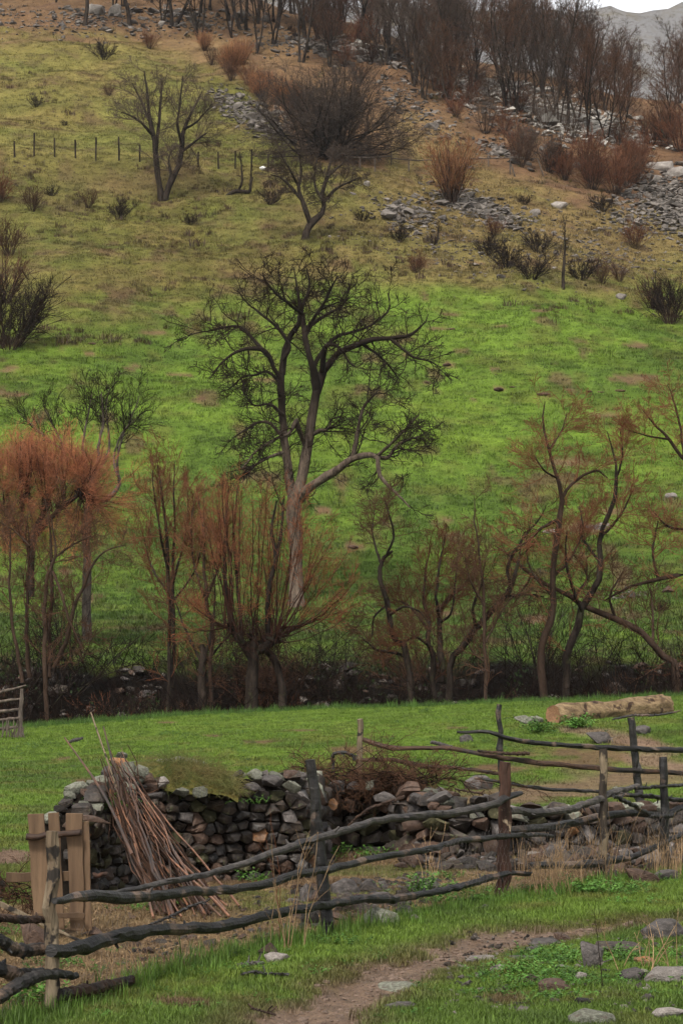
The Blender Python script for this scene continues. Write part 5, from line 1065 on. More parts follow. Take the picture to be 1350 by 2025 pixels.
# gate of rough planks
def box(a, lo, hi, jit=0, rng=None, taper=0):
    x0, y0, z0 = lo; x1, y1, z1 = hi
    V = np.array([[x0, y0, z0], [x1, y0, z0], [x1, y1, z0], [x0, y1, z0], [x0, y0, z1], [x1, y0, z1], [x1, y1, z1], [x0, y1, z1]], float)
    if jit: V = V + rng.normal(0, jit, V.shape)
    a.add(V, np.array([[0, 3, 2, 1], [4, 5, 6, 7], [0, 1, 5, 4], [1, 2, 6, 5], [2, 3, 7, 6], [3, 0, 4, 7]]))
def plank(t, quad, d, th, mat, seed, name='plank', vert=True):
    """board with four picture corners (tl, tr, br, bl), edges wavering along its length"""
    rng = np.random.default_rng(seed); org = np.array(t.location); tl, tr, br, bl = [W(x, y, d) - org for x, y in quad]
    K = 8; V = []
    for k in range(K):
        u = k / (K - 1)
        l = (tl * (1 - u) + bl * u) if vert else (tl * (1 - u) + tr * u); r = (tr * (1 - u) + br * u) if vert else (bl * (1 - u) + br * u)
        j = rng.normal(0, .003, 2); off = np.array([j[0], 0, 0]) if vert else np.array([0, 0, j[0]]); off2 = np.array([j[1], 0, 0]) if vert else np.array([0, 0, j[1]])
        V += [l + off, r + off2, r + off2 + [0, th, 0], l + off + [0, th, 0]]
    V = np.array(V); i = np.arange(K - 1)[:, None] * 4
    F = np.concatenate([np.stack([i[:, 0] + a, i[:, 0] + (a + 1) % 4, i[:, 0] + 4 + (a + 1) % 4, i[:, 0] + 4 + a], -1) for a in range(4)])
    me = new_mesh(name, V, [F, np.array([[3, 2, 1, 0], [4 * K - 4, 4 * K - 3, 4 * K - 2, 4 * K - 1]])], M[mat], smooth=False)
    o = obj(name, me, t); bv = o.modifiers.new('worn_edges', 'BEVEL'); bv.width = .003; bv.segments = 1
    return o
gt = thing('plank_gate', 'short gate of rough brown upright planks closing the stone enclosure', 'gate', tuple(at(115, 18.6)))
plank(gt, [(55, 1610), (88, 1609), (99, 1806), (66, 1808)], 18.55, .03, 'plank', 61)
plank(gt, [(96, 1608), (118, 1607), (128, 1838), (104, 1838)], 18.60, .028, 'plank', 62)
plank(gt, [(130, 1608), (162, 1609), (167, 1842), (140, 1840)], 18.55, .03, 'plank', 63)
plank(gt, [(163, 1625), (176, 1624), (182, 1840), (167, 1842)], 18.58, .028, 'plank', 64)
rail(gt, [(54, 1656, 8), (100, 1652, 7), (163, 1646, 7)], lambda p: 18.5, 'rail_brown', 65, name='rail', K=10, stubs=0)
plank(gt, [(12, 1726), (138, 1724), (138, 1742), (13, 1744)], 18.64, .04, 'plank', 66, 'rail', False)
plank(gt, [(66, 1806), (168, 1805), (168, 1815), (67, 1818)], 18.48, .03, 'plank', 67, 'rail', False)
rail(gt, [(182, 1731, 6), (213, 1728, 4)], lambda p: 18.6, 'post_red', 68, K=8, stubs=0)
br = thing('wooden_brace', 'pale split board slanting down beside the gate behind the fence post', 'board', tuple(at(60, 17.2)))
plank(br, [(-30, 1767), (60, 1812), (56, 1818), (-30, 1780)], 17.2, .03, 'post_pale', 69, 'plank', False); plank(br, [(60, 1812), (158, 1858), (155, 1862), (56, 1818)], 17.25, .025, 'post_pale', 70, 'plank', False)
# bundle of long sticks against the wall
def sticks():
    rng = np.random.default_rng(12)
    lab = 'thin brown stick in the bundle leaning on the stone wall'
    special = [((180, 1408, 3.2), (262, 1640), (340, 1790), 'longest pale stick rising highest above the leaning bundle', 'post_pale'),
      ((128, 1458, 3.0), (205, 1570), (262, 1690), 'dark forked stick splayed apart from the leaning bundle', 'stick'),
      ((205, 1437, 3.0), (250, 1600), (330, 1760), 'dark stick next to the tallest pale one in the bundle', 'stick'),
      ((172, 1597, 2.6), (290, 1690), (360, 1790), 'flattest stick crossing low over the leaning bundle', 'stick')]
    for tp, md, bt, l, m in special:
        Q = spline([[*W(tp[0], tp[1], 22.6), .007], [*W(md[0], md[1], 21.7), .013], [*W(bt[0], bt[1], 20.7), .017]], 12)
        o0 = Q[-1, :3].copy(); t = obj('leaning_stick', pole_geo(rng, Q[:, :3] - o0, Q[:, 3], 6, .1, 1).mesh('leaning_stick', M[m]), loc=tuple(o0)); tag(t, l, 'stick', 'sticks leaning on the stone wall')
    for i in range(58):
        u = rng.random(); bx = 322 + 150 * u ** 1.5 + rng.normal(0, 10); by = 1812
        tx = 224 + rng.normal(0, 9) + u * 20; ty = 1500 + abs(rng.normal(0, 1)) * 60 - (30 if i % 7 == 0 else 0)
        if i % 5 == 0: tx, ty = 205 + rng.normal(0, 14), 1530 + rng.uniform(-50, 50)
        d1 = 20.2 + rng.uniform(-.6, .5); d0 = 22.3 + rng.uniform(-.2, .15) 
        mid = ((bx + tx) / 2 + rng.normal(-6, 8), (by + ty) / 2 + rng.normal(0, 5))
        r = rng.uniform(.0045, .0098)
        b = at(bx, d1); b[2] += rng.uniform(0, .05)
        Q = spline([[*W(tx, ty, d0), r * .55], [*W(*mid, (d0 + d1) / 2 + rng.normal(0, .05)), r], [*b, r * 1.3]], 12); Q[1:-1, :3] += rng.normal(0, .009, (10, 3)); Q[1:-1, :3] += rng.normal(0, .035, 3) * np.sin(np.linspace(.3, 2.8, 10))[:, None]
        a = pole_geo(rng, Q[:, :3] - b, Q[:, 3], 6, .12, 2)
        if rng.random() < .5:
            addt(a, sprout(rng, (Q[:, :3] - b)[None], Q[None, :, 3], 1, .05, .35, 22, 6, Labs=rng.uniform(.15, .5), tap=0, K=5, rk=.6, re=.4, rmin=.003), 4)
        t = obj('leaning_stick', a.mesh('leaning_stick', M['stick_dark' if rng.random() < .45 else 'stick']), loc=tuple(b)); tag(t, lab, 'stick', 'sticks leaning on the stone wall')
sticks()
# felled log
def log():
    rng = np.random.default_rng(9); gA = G(1093, 1430, 40, 61); gB = G(1314, 1413, 40, 62); A = gA + [0, 0, .15]; B = gB + [0, 0, .17]; d = (B - A); ln = np.linalg.norm(d)
    t = thing('felled_log', 'thick peeled yellow log lying on stones in the grass', 'log', tuple((A + B) / 2))
    K, S = 40, 28; u = np.linspace(0, 1, K); Q = A[None] + d[None] * u[:, None] - (A + B) / 2; R = (.20 + .035 * u + .012 * np.sin(u * 9)) * gA[1] / 48
    V, F = tubes(Q[None], R[None], S); V = V.reshape(K, S, 3)
    f = 1 + .30 * (fbm(np.arange(K)[:, None] * .22 + 3, np.abs(np.arange(S) - S / 2)[None] * .55, 4, 7) - .5) * 2
    V = Q[:, None] + (V - Q[:, None]) * f[..., None]
    obj('peeled_stem', new_mesh('peeled_stem', V.reshape(-1, 3), [F], M['log']), t)
    for k, off in ((0, -.004), (K - 1, .004)):
        ring = V[k] + d / ln * off; inner = Q[k] + (V[k] - Q[k]) * .55 - d / ln * off * 6; c = Q[k] - d / ln * off * 9
        VV = np.vstack([ring, inner, c[None]]); i = np.arange(S); j = (i + 1) % S
        obj('cut_end', new_mesh('cut_end', VV, [np.stack([i, j, j + S, i + S], -1), np.stack([i + S, j + S, np.full(S, 2 * S)], -1)], M['log_end']), t)
log()

# ---------------------------------------------------------------- loose rocks, each its own
BANK = {'p': PAL, 'g': GRY, 'b': BRN, 'l': LCH, 'o': [ORANGE], 'd': [stone_mesh(1000, 'stone', 17, True), stone_mesh(1001, 'stone', 16, True)]}
def rock(kind, px, py, w, h, label, d=None, tilt=0., rz=None, name='rock', dep=.75, sink=.2):
    b = G(px, py) if d is None else at(px, d); s = b[1] / FPX
    me = BANK[kind][int(rs.integers(0, len(BANK[kind])))]
    o = obj(name, me, None, (b[0], b[1] + w * s * dep * .4, b[2] + h * s * (.5 - sink)), (rs.normal(0, .08), tilt, rs.uniform(-.4, .4) if rz is None else rz), (w * s * 1.22, w * s * dep, h * s * 1.5))
    tag(o, label, 'rock')
for r_ in [('g', 1322, 1860, 96, 40, 'big flat dark grey slab with a pinkish face beside the muddy track'), ('d', 1225, 1888, 100, 22, 'long low dark slab in the grass next to the upright stone'), ('g', 1162, 1918, 52, 50, 'upright pointed grey stone in the grass', .35),
 ('g', 1076, 1876, 60, 16, 'thin flat grey stone on the lower edge of the track'), ('b', 1108, 1866, 36, 20, 'small brown wedge stone on the edge of the track'), ('g', 1056, 1888, 34, 15, 'small pale grey stone just under the thin flat one'), ('p', 952, 1908, 64, 16, 'pale flat stone half buried beside the track'),
 ('p', 984, 1925, 28, 17, 'small pale square stone in the ferny grass'), ('l', 1106, 1923, 44, 11, 'flat pale lichened stone between the fern tufts'), ('g', 1035, 1902, 60, 9, 'row of low bluish grey stone showing in the grass'), ('b', 1048, 1951, 54, 19, 'flat reddish brown stone left of the peaked one'), ('p', 1149, 1943, 24, 20, 'small round pale stone under the upright stone'),
 ('b', 1098, 1969, 58, 27, 'peaked reddish brown stone near the lower edge'), ('o', 1273, 1910, 40, 16, 'flat orange stained stone amid straw'), ('g', 1252, 1946, 52, 28, 'grey stone tucked against the large pale slab'), ('p', 1320, 1950, 84, 34, 'large smooth pale slab at the picture edge'),
 ('l', 1168, 2030, 86, 36, 'wide pale lichen covered stone at the lower picture edge'), ('p', 1324, 2022, 62, 24, 'pinkish pale stone in the lower corner'), ('l', 790, 1962, 78, 14, 'flat pale stone sunk in grass beyond the mud'), ('g', 796, 2000, 66, 12, 'flat blue grey slab with a dark edge below the sunken pale stone'),
 ('b', 530, 1898, 42, 32, 'reddish brown cornered stone at the edge of the enclosure'), ('p', 545, 1908, 44, 22, 'light grey stone touching the reddish brown cornered one'), ('g', 606, 1788, 26, 40, 'upright grey stone leaning at the heap inside the enclosure'), ('b', 628, 1790, 30, 34, 'rusty brown stone behind the black middle post'),
 ('g', 683, 1773, 56, 34, 'largest squared grey stone on top of the heap'), ('g', 730, 1765, 38, 26, 'grey stone with a pointed top in the heap'), ('g', 756, 1763, 18, 20, 'small grey stone at the end of the heap'), ('g', 748, 1785, 46, 18, 'wide flat grey stone midway in the heap'), ('d', 685, 1808, 46, 40, 'dark bulky stone at the foot of the heap'),
 ('l', 750, 1830, 66, 36, 'rounded lichened boulder at the foot of the heap'), ('g', 800, 1815, 34, 22, 'grey stone in straw beside the rounded boulder'), ('g', 775, 1795, 30, 14, 'flat stone between the two tiers of the heap'), ('d', 612, 1830, 34, 34, 'dark stone in the shade of the black middle post'), ('g', 822, 1822, 24, 16, 'last little stone of the heap, among straw'),
 ('g', 1100, 1706, 70, 40, 'big bluish grey slab resting on rubble beneath the low wall'), ('p', 1052, 1706, 44, 20, 'pale flat stone beside the big bluish slab'), ('b', 1265, 1750, 70, 32, 'large brown slab sloping out of the dry grass'), ('g', 1312, 1744, 60, 22, 'flat mottled slab right of the large brown one'), ('p', 1292, 1660, 40, 14, 'pinkish flat stone on the rubble by the last black post'),
 ('g', 1200, 1738, 40, 18, 'dusty stone in the dry grass by the pale fence post'), ('p', 1160, 1690, 46, 16, 'pale slab among straw under the low wall'), ('p', 1230, 1690, 60, 14, 'long pale slab among straw near the last black post'), ('b', 185, 1855, 40, 22, 'grey brown stone at the foot of the gate'), ('b', 58, 1875, 60, 50, 'large pinkish flat stone behind the first fence post')]:
    r_ = list(r_); tl = r_[6] if len(r_) > 6 else 0.
    rock(*r_[:6], tilt=tl)
for k, px, py, w, h, lab, d in [('g', 945, 1563, 54, 30, 'angular grey boulder in the far field behind the low wall', None), ('d', 1136, 1600, 44, 36, 'dark grey boulder just behind the low wall', 28.5), ('g', 922, 1468, 26, 16, 'small grey boulder in the field beyond the far fence', None), ('l', 1036, 1432, 34, 18, 'pale stone left of the yellow log', None),
 ('g', 1180, 1434, 48, 24, 'grey stone propping the middle of the yellow log', 47.0), ('g', 1268, 1428, 36, 18, 'grey stone near the thick end of the yellow log', 48.0), ('l', 1058, 1430, 30, 14, 'pinkish pale stone touching the end of the yellow log', None), ('g', 875, 1492, 44, 22, 'grey stone with old boards on it by the far fence', 38),
 ('d', -12, 1668, 50, 44, 'dark rounded stone at the picture edge behind the gate', 22.4), ('g', -6, 1722, 44, 46, 'grey lichened stone under the dark rounded one', 21.6),
 ('p', 1325, 985, 26, 12, 'pale stone lying alone high in the meadow', None), ('p', 1227, 594, 20, 15, 'pale boulder at the foot of the brown slope', None), ('b', 1322, 1173, 24, 17, 'reddish leaning stone in the lower meadow', None), ('g', 1178, 1050, 70, 12, 'low grey ledge of rock seen through the tall willows', None), ('p', 1090, 1055, 34, 10, 'pale ledge stone seen through the tall willows', None),
 ('p', 1190, 1045, 30, 12, 'pale yellowish rock next to the grey ledge', None), ('p', 905, 1325, 40, 24, 'pinkish boulder on the far bank of the gully', 73.6), ('p', 638, 1325, 30, 18, 'pale slab on the far bank beside the pollard', 73.5), ('p', 655, 1338, 34, 12, 'second pale slab on the far bank, lower down', 73), ('p', 1090, 1335, 34, 20, 'white stones heap on the far bank behind the tall willow', 73.5), ('g', 540, 1302, 50, 9, 'long pale ledge stone on the brow of the far bank', 75.5),
 ('p', 187, 30, 40, 26, 'large pale boulder by the thick trunk on the rim', None), ('p', 228, 32, 26, 28, 'tall pale boulder on the stony rim', None), ('p', 525, 44, 20, 16, 'pale boulder inside the edge of the wood', None), ('p', 480, 32, 22, 14, 'pale flat boulder under the close trunks', None), ('g', 124, 52, 18, 10, 'small grey boulder on the pasture rim', None), ('g', 345, 34, 40, 12, 'dark mossy flat boulder beneath the paired trunks', None), ('p', 320, 50, 16, 10, 'small pale boulder below the paired trunks', None),
 ('p', 1305, 340, 56, 26, 'largest pale boulder at the top of the grey scree', None), ('p', 1340, 350, 40, 24, 'pale boulder at the picture edge above the scree', None), ('p', 1300, 362, 22, 18, 'lower pale boulder crowning the grey scree', None), ('p', 1105, 412, 30, 16, 'pale lichened boulder on the tan slope', None), ('p', 1058, 425, 22, 13, 'pale boulder in the tan slope near the stone heap', None),
 ('g', 1140, 335, 18, 14, 'grey boulder inside the leaf litter thicket', None), ('p', 725, 368, 14, 12, 'pale small boulder by the end of the far rail fence', None), ('g', 925, 335, 22, 8, 'flat grey stone beneath the far rail fence', None)]:
    rock(k, px, py, w, h, lab, d=d)

# scree and rubble: too many to count
def scatter(name, pts, rot, sc, protos, label, place_col=None, rxy=None):
    n = len(pts); me = bpy.data.meshes.new(name); me.vertices.add(n); me.vertices.foreach_set('co', np.asarray(pts, np.float32).ravel())
    def att(nm, ty, v, key):
        a = me.attributes.new(nm, ty, 'POINT'); a.data.foreach_set(key, np.asarray(v, np.float32).ravel())
    R = np.zeros((n, 3)); R[:, 2] = rot
    if rxy is not None: R[:, :2] = rxy
    att('rot', 'FLOAT_VECTOR', R, 'vector'); S = np.asarray(sc, float); S = np.repeat(S[:, None], 3, 1) if S.ndim == 1 else S; att('scl', 'FLOAT_VECTOR', S, 'vector')
    pk = me.attributes.new('pick', 'INT', 'POINT'); pk.data.foreach_set('value', np.random.default_rng(n).integers(0, len(protos), n).astype(np.int32))
    if place_col is not None:
        att('place', 'FLOAT_COLOR', np.concatenate([place_col, np.ones((n, 1))], 1), 'color')
    me.update()
    c = bpy.data.collections.new(name + '_kinds')
    for i, m in enumerate(protos):
        o = bpy.data.objects.new('%s_kind_%02d' % (name, i), m); c.objects.link(o)
    o = obj(name, me); tag(o, label, kind='stuff')
    g = bpy.data.node_groups.new(name + '_nodes', 'GeometryNodeTree')
    g.interface.new_socket('Geometry', in_out='INPUT', socket_type='NodeSocketGeometry'); g.interface.new_socket('Geometry', in_out='OUTPUT', socket_type='NodeSocketGeometry')
    i_ = g.nodes.new('NodeGroupInput'); o_ = g.nodes.new('NodeGroupOutput'); ip = g.nodes.new('GeometryNodeInstanceOnPoints'); ci = g.nodes.new('GeometryNodeCollectionInfo')
    ci.inputs['Collection'].default_value = c; ci.inputs['Separate Children'].default_value = True; ci.inputs['Reset Children'].default_value = True
    def na(nm, ty):
        q = g.nodes.new('GeometryNodeInputNamedAttribute'); q.data_type = ty; q.inputs['Name'].default_value = nm; return q.outputs['Attribute']
    g.links.new(i_.outputs[0], ip.inputs['Points']); g.links.new(ci.outputs[0], ip.inputs['Instance']); ip.inputs['Pick Instance'].default_value = True
    g.links.new(na('pick', 'INT'), ip.inputs['Instance Index']); g.links.new(na('rot', 'FLOAT_VECTOR'), ip.inputs['Rotation']); g.links.new(na('scl', 'FLOAT_VECTOR'), ip.inputs['Scale'])
    g.links.new(ip.outputs[0], o_.inputs[0])
    md = o.modifiers.new('spread', 'NODES'); md.node_group = g
    return o
SC1 = [stone_mesh(1100 + i, 'scree', 11) for i in range(6)]; SC2 = [stone_mesh(1110 + i, 'scree_white', 12) for i in range(5)]
_gd = np.linspace(62, 320, 700); _gp = np.linspace(-350, 1700, 206); _gx = (_gp[:, None] - 675) / FPX * _gd[None]; _gz = ground(_gx, np.broadcast_to(_gd, _gx.shape))
_gy = np.minimum.accumulate(project(_gx, np.broadcast_to(_gd, _gx.shape), _gz)[1], axis=1)
def groundpts(pxs, pys):
    out = np.zeros((len(pxs), 3)); ci = np.clip(np.round((pxs + 350) / 10).astype(int), 0, 205)
    for c in np.unique(ci):
        m = ci == c; out[m, 1] = np.interp(-pys[m], -_gy[c], _gd)
    out[:, 0] = (pxs - 675) / FPX * out[:, 1]; out[:, 2] = ground(out[:, 0], out[:, 1])
    return out
def rubble(name, regions, protos, label, seed):
    """regions: (px, py, rx, ry, slope, count, size m)"""
    rng = np.random.default_rng(seed); P = []; S = []
    for (cx, cy, rx, ry, sl, n, sz) in regions:
        a = rng.normal(0, .48, (n, 2)); px = cx + a[:, 0] * rx; py = cy + a[:, 1] * ry + sl * a[:, 0] * rx
        q = groundpts(px, py); P.append(q); S.append(sz * np.exp(rng.normal(0, .45, n)))
    P = np.concatenate(P); S = np.concatenate(S); n = len(P)
    S3 = np.stack([S, S * rng.uniform(.6, 1, n), S * rng.uniform(.3, .6, n)], -1); P[:, 2] += S3[:, 2] * .25
    scatter(name, P, rng.uniform(0, 6.3, n), S3, protos, label, rxy=rng.normal(0, .25, (n, 2)))
rubble('scree', [(1320, 400, 90, 60, .25, 1500, .42), (1250, 440, 60, 30, .2, 260, .3), (960, 415, 90, 26, .35, 800, .38), (900, 398, 50, 20, .1, 250, .35), (800, 425, 60, 34, .2, 420, .34), (500, 232, 80, 30, .42, 620, .42), (450, 200, 40, 30, .3, 160, .36), (690, 100, 130, 22, .18, 620, .55), (560, 84, 100, 30, .1, 260, .35),
 (150, 45, 260, 30, 0, 500, .36), (380, 48, 130, 22, 0, 260, .36), (300, 28, 300, 16, 0, 240, .5), (1190, 510, 130, 40, .1, 320, .26), (880, 490, 220, 60, .2, 420, .2), (1000, 430, 240, 60, .1, 320, .24), (800, 190, 70, 40, .2, 260, .3), (860, 250, 60, 30, .4, 120, .4), (1040, 250, 150, 50, .3, 260, .45), (120, 320, 200, 60, 0, 60, .12), (1100, 480, 400, 100, .1, 420, .16), (1230, 1178, 60, 12, -.1, 60, .2), (990, 300, 70, 20, .3, 120, .5)],
 SC1, 'grey scree and loose rubble spilling down the slope', 5)
rubble('pale_outcrop', [(1000, 180, 150, 26, .22, 420, .5), (1130, 235, 170, 34, .25, 700, .55), (1200, 262, 90, 24, .1, 300, .5), (910, 165, 60, 16, .2, 110, .5), (730, 104, 50, 10, .2, 60, .6), (905, 195, 40, 10, .2, 50, .5)], SC2, 'band of white broken rock showing through the wood', 6)
rb = np.random.default_rng(17)
def wall_rubble():
    n = 520; px = rb.uniform(790, 1420, n); d = rb.uniform(24.6, 27.4, n); x = (px - 675) / FPX * d; P = np.stack([x, d, ground(x, d)], -1)
    S = .10 * np.exp(rb.normal(0, .4, n)); S3 = np.stack([S * 1.3, S, S * .6], -1); P[:, 2] += .02 + rb.uniform(0, .06, n)
    n2 = 420; px = rb.uniform(250, 900, n2); d = np.interp(px, FENCE_PX, FENCE_D) + rb.uniform(.6, 4.6, n2) * np.interp(px, [250, 600, 900], [.9, 1, .8]); x = (px - 675) / FPX * d; P2 = np.stack([x, d, ground(x, d) + .01], -1); S2 = np.where((px > 580) & (px < 860), .085, .04) * np.exp(rb.normal(0, .4, n2)); P = np.vstack([P, P2]); S3 = np.vstack([S3, np.stack([S2 * 1.3, S2, S2 * .6], -1)])
    scatter('wall_rubble', P, rb.uniform(0, 6.3, len(P)), S3, STN[:8], 'small fallen stones strewn at the foot of the walls', rxy=rb.normal(0, .3, (len(P), 2)))
wall_rubble()
def bank_stones():
    n = 520; px = rb.uniform(-120, 1450, n); d = rb.uniform(71.5, 75.8, n); k = fbm(px / 90, d, 2, 3) > .42; px, d = px[k], d[k]; n = len(px); x = (px - 675) / FPX * d; S = .20 * np.exp(rb.normal(0, .5, n))
    scatter('bank_stones', np.stack([x, d, ground(x, d) + .03], -1), rb.uniform(0, 6.3, n), np.stack([S * 1.5, S, S * .7], -1), SC1[:3] + STN[:5], 'loose stones in the shadowed far bank of the gully', rxy=rb.normal(0, .3, (n, 2)))
bank_stones()
def near_litter():
    n = 420; px = rb.uniform(880, 1400, n); py = rb.uniform(1850, 2010, n); P = np.array([G(a, b, 12, 30) for a, b in zip(px, py)]); S = .028 * np.exp(rb.normal(0, .5, n))
    scatter('small_stones', P + [0, 0, .012], rb.uniform(0, 6.3, n), np.stack([S * 1.4, S, S * .7], -1), SC1 + STN[:3], 'small stones scattered in the grass beside the track', rxy=rb.normal(0, .3, (n, 2)))
    n = 2600; i = rb.integers(0, len(TRACK) - 2, n); f = rb.random(n)[:, None]; q = TRACK[i] * (1 - f) + TRACK[i + 1] * f + rb.normal(0, .22, (n, 2)); S = .016 * np.exp(rb.normal(0, .5, n))
    scatter('mud_clods', np.stack([q[:, 0], q[:, 1], ground(q[:, 0], q[:, 1])], -1), rb.uniform(0, 6.3, n), np.stack([S * 1.3, S, S * .6], -1), [mound(11, 'mud'), mound(12, 'mud')], 'clods of trodden mud on the track')

# ---------------------------------------------------------------- fences on the hillside
pf = thing('post_row_fence', 'row of bare wooden posts crossing the yellow green pasture', 'fence', tuple(G(150, 312)))
for i, (px, pt, pb) in enumerate([(29, 279, 311), (68, 263, 309), (109, 273, 310), (150, 276, 313), (190, 271, 318), (236, 270, 318), (277, 286, 320), (392, 300, 331), (432, 300, 334), (465, 298, 334), (497, 295, 334), (530, 305, 338)]):
    g = G(px, pb); s = g[1] / FPX; o = g - np.array(pf.location); rng = np.random.default_rng(i + 70)
    h = (pb - pt) * s; Q = np.linspace([o[0], o[1], o[2] - .2], [o[0] + rng.normal(0, .04), o[1], o[2] + h], 6)
    obj('post', pole_geo(rng, Q, np.full(6, .068), 6, .2, 1).mesh('post', M['bark']), pf)
hf = thing('hill_rail_fence', 'old single rail fence below the wood, partly behind the fountain shrub', 'fence', tuple(G(800, 335)))
def hill_rail(pts, r=.05):
    o0 = np.array(hf.location); rng = np.random.default_rng(int(pts[0][0])); d = G(pts[0][0], pts[0][1] + 18)[1]
    q = spline([[*W(x, y, G(x, y + 18)[1]), r] for x, y in pts], 14); obj('rail', pole_geo(rng, q[:, :3] - o0, q[:, 3], 6, .15, 1).mesh('rail', M['bark_grey']), hf)
hill_rail([(684, 310), (720, 312), (775, 309)]); hill_rail([(772, 313), (820, 317), (850, 316)]); hill_rail([(850, 317), (920, 314), (985, 313)]); hill_rail([(975, 312), (1020, 312), (1062, 314)])
for i, (px, pt, pb, lean) in enumerate([(741, 313, 340, 0), (773, 302, 328, 0), (808, 318, 340, 0), (712, 312, 334, 0), (965, 305, 330, 0), (1008, 305, 345, 0), (1010, 325, 348, 8), (1062, 312, 346, 12), (890, 312, 334, 0)]):
    g = G(px, pb); s = g[1] / FPX; o = g - np.array(hf.location); rng = np.random.default_rng(i + 170)
    Q = np.linspace([o[0] + lean * s, o[1], o[2] - .15], [o[0], o[1], o[2] + (pb - pt) * s], 6); obj('post', pole_geo(rng, Q, np.full(6, .06), 6, .2, 1).mesh('post', M['bark_grey']), hf)
# old wattle hurdle at the picture edge
wf = thing('wattle_hurdle', 'weathered hurdle of grey sticks and mesh at the edge of the gully', 'fence', tuple(at(20, 56)))
w56 = lambda p: 56.0
for i, pts in enumerate([[(-30, 1376, 3), (20, 1364, 3), (52, 1355, 2)], [(-30, 1396, 4), (10, 1386, 3.4), (48, 1382, 2.5)], [(-30, 1410, 4), (20, 1405, 4), (42, 1401, 3)], [(-30, 1427, 4), (20, 1422, 3.5), (45, 1419, 3)], [(-30, 1445, 4), (15, 1440, 4), (45, 1436, 3)]]):
    rail(wf, pts, w56, 'bark_grey', 80 + i, K=10, S=6, stubs=0)
rail(wf, [(44, 1362, 4), (42, 1400, 4.5), (40, 1455, 5)], w56, 'bark_grey', 86, 'post', K=8, stubs=0)
for i in range(16): x = rb.uniform(0, 50); rail(wf, [(x, 1430 + rb.uniform(-10, 10), 1.2), (x + rb.uniform(-14, 14), 1458, 1.2)], lambda p: 55.6, 'bark_grey', 90 + i, 'stick', K=5, S=4, stubs=0)

# ---------------------------------------------------------------- brushwood, fallen poles, small things
def brushwood(kind, label, c, ext, n, seed, L1=(.5, 1.1), rr=.008, d=None):
    rng = np.random.default_rng(seed); b = np.array(c); t = thing(kind, label, 'brushwood', tuple(b))
    p0 = rng.normal(0, .45, (n, 3)) * ext; p0[:, 2] = np.abs(p0[:, 2]); a_ = rng.uniform(0, 2 * pi, n)
    D = unit(np.stack([np.cos(a_) * 1.4, np.sin(a_) * .6, rng.normal(.15, .4, n)], -1))
    P = grow(rng, p0, D, rng.uniform(*L1, n), np.full(n, rr), 8, -.03, .22, .4, .003)
    a = Acc(); addt(a, P, 5); obj('branches', a.mesh('branches', M['twig_dark']), t)
    B = sprout(rng, *P, 7, .1, .95, 50, 15, .38, .3, .3, 0, .3, 5, .6, .6, .0026); C = sprout(rng, *B, 4, .1, .95, 50, 15, .5, .3, .3, 0, .3, 3, .7, .7, .002)
    c_ = Acc(); addt(c_, B, 3); addt(c_, C, 3); obj('twigs', c_.mesh('twigs', M['twig_brown']), t)
    return t
brushwood('thorn_brushwood', 'heap of dark thorny brushwood lying on the corner of the stone wall', W(770, 1548, 27.2), (.8, .35, .10), 150, 41, L1=(.3, .65), rr=.0055)
brushwood('thorn_brushwood', 'loose thorny branches arching up from the wall top near the short dead post', W(640, 1535, 26.5), (.4, .2, .12), 26, 42, L1=(.3, .75), rr=.0055)
brushwood('thorn_brushwood', 'small wiry tangle of twigs beside the wooden gate', W(40, 1775, 19.2), (.10, .1, .12), 20, 43, L1=(.2, .4), rr=.005)
arch = thing('bent_branch', 'thick dead branch bent in a hoop above the brushwood', 'branch', tuple(W(660, 1520, 26.8)))
rail(arch, [(659, 1522, 4), (657, 1500, 4), (663, 1490, 4), (680, 1488, 4), (695, 1493, 4), (703, 1505, 3.5)], lambda p: 26.8, 'char', 101, 'branch', K=14, S=7, stubs=8)
def fallen(label, pts, d, mat, seed, stubs=3, **k):
    q = W(pts[0][0], pts[0][1], d(pts[0][0])); t = thing('fallen_pole', label, 'pole', tuple(q)); rail(t, pts, d, mat, seed, 'pole', stubs=stubs, **k)
fallen('brown fallen pole lying in grass at the foot of the black middle post', [(640, 1868, 10), (680, 1855, 9), (700, 1843, 8), (760, 1837, 8), (820, 1825, 7), (880, 1810, 6), (920, 1798, 3)], lambda p: 18.55 + (p - 640) * .0085, 'rail_brown', 111)
fallen('thinner black pole lying below the brown fallen pole', [(710, 1862, 5), (760, 1853, 6), (820, 1838, 5), (900, 1815, 3)], lambda p: 18.6 + (p - 700) * .008, 'char', 112)
fallen('grey fallen pole half hidden in grass by the reddish post', [(900, 1812, 6), (930, 1803, 6), (965, 1792, 4)], lambda p: 20.4 + (p - 900) * .004, 'rail_grey', 113)
fallen('dark grey stick lying in grass below the enclosure edge', [(450, 1916, 6), (490, 1908, 6), (522, 1903, 4)], lambda p: 16.75, 'rail_grey', 114)
fallen('small black forked stick on the grass', [(476, 1926, 3), (505, 1922, 3.5), (530, 1926, 3), (570, 1927, 4)], lambda p: 16.3, 'char', 115)
fallen('dark thin branch propped over the low rail beside the sticks', [(285, 1832, 2), (330, 1815, 3), (372, 1795, 3.5), (410, 1782, 2)], lambda p: 18.9, 'char', 116)
fallen('thin dark stick on the mud of the track', [(497, 1993, 1.5), (515, 1999, 2), (545, 2006, 2)], lambda p: 14.35, 'rail_brown', 117)
fallen('thin twig lying on the open field left of the wall', [(90, 1522, 1.5), (120, 1518, 1.5), (150, 1514, 1.2)], lambda p: 46.0, 'char', 118, stubs=2)
fallen('pale driftwood piece on the field near the gully edge', [(135, 1468, 3), (150, 1463, 4), (164, 1460, 3)], lambda p: 50.5, 'rail_grey', 119, stubs=0)
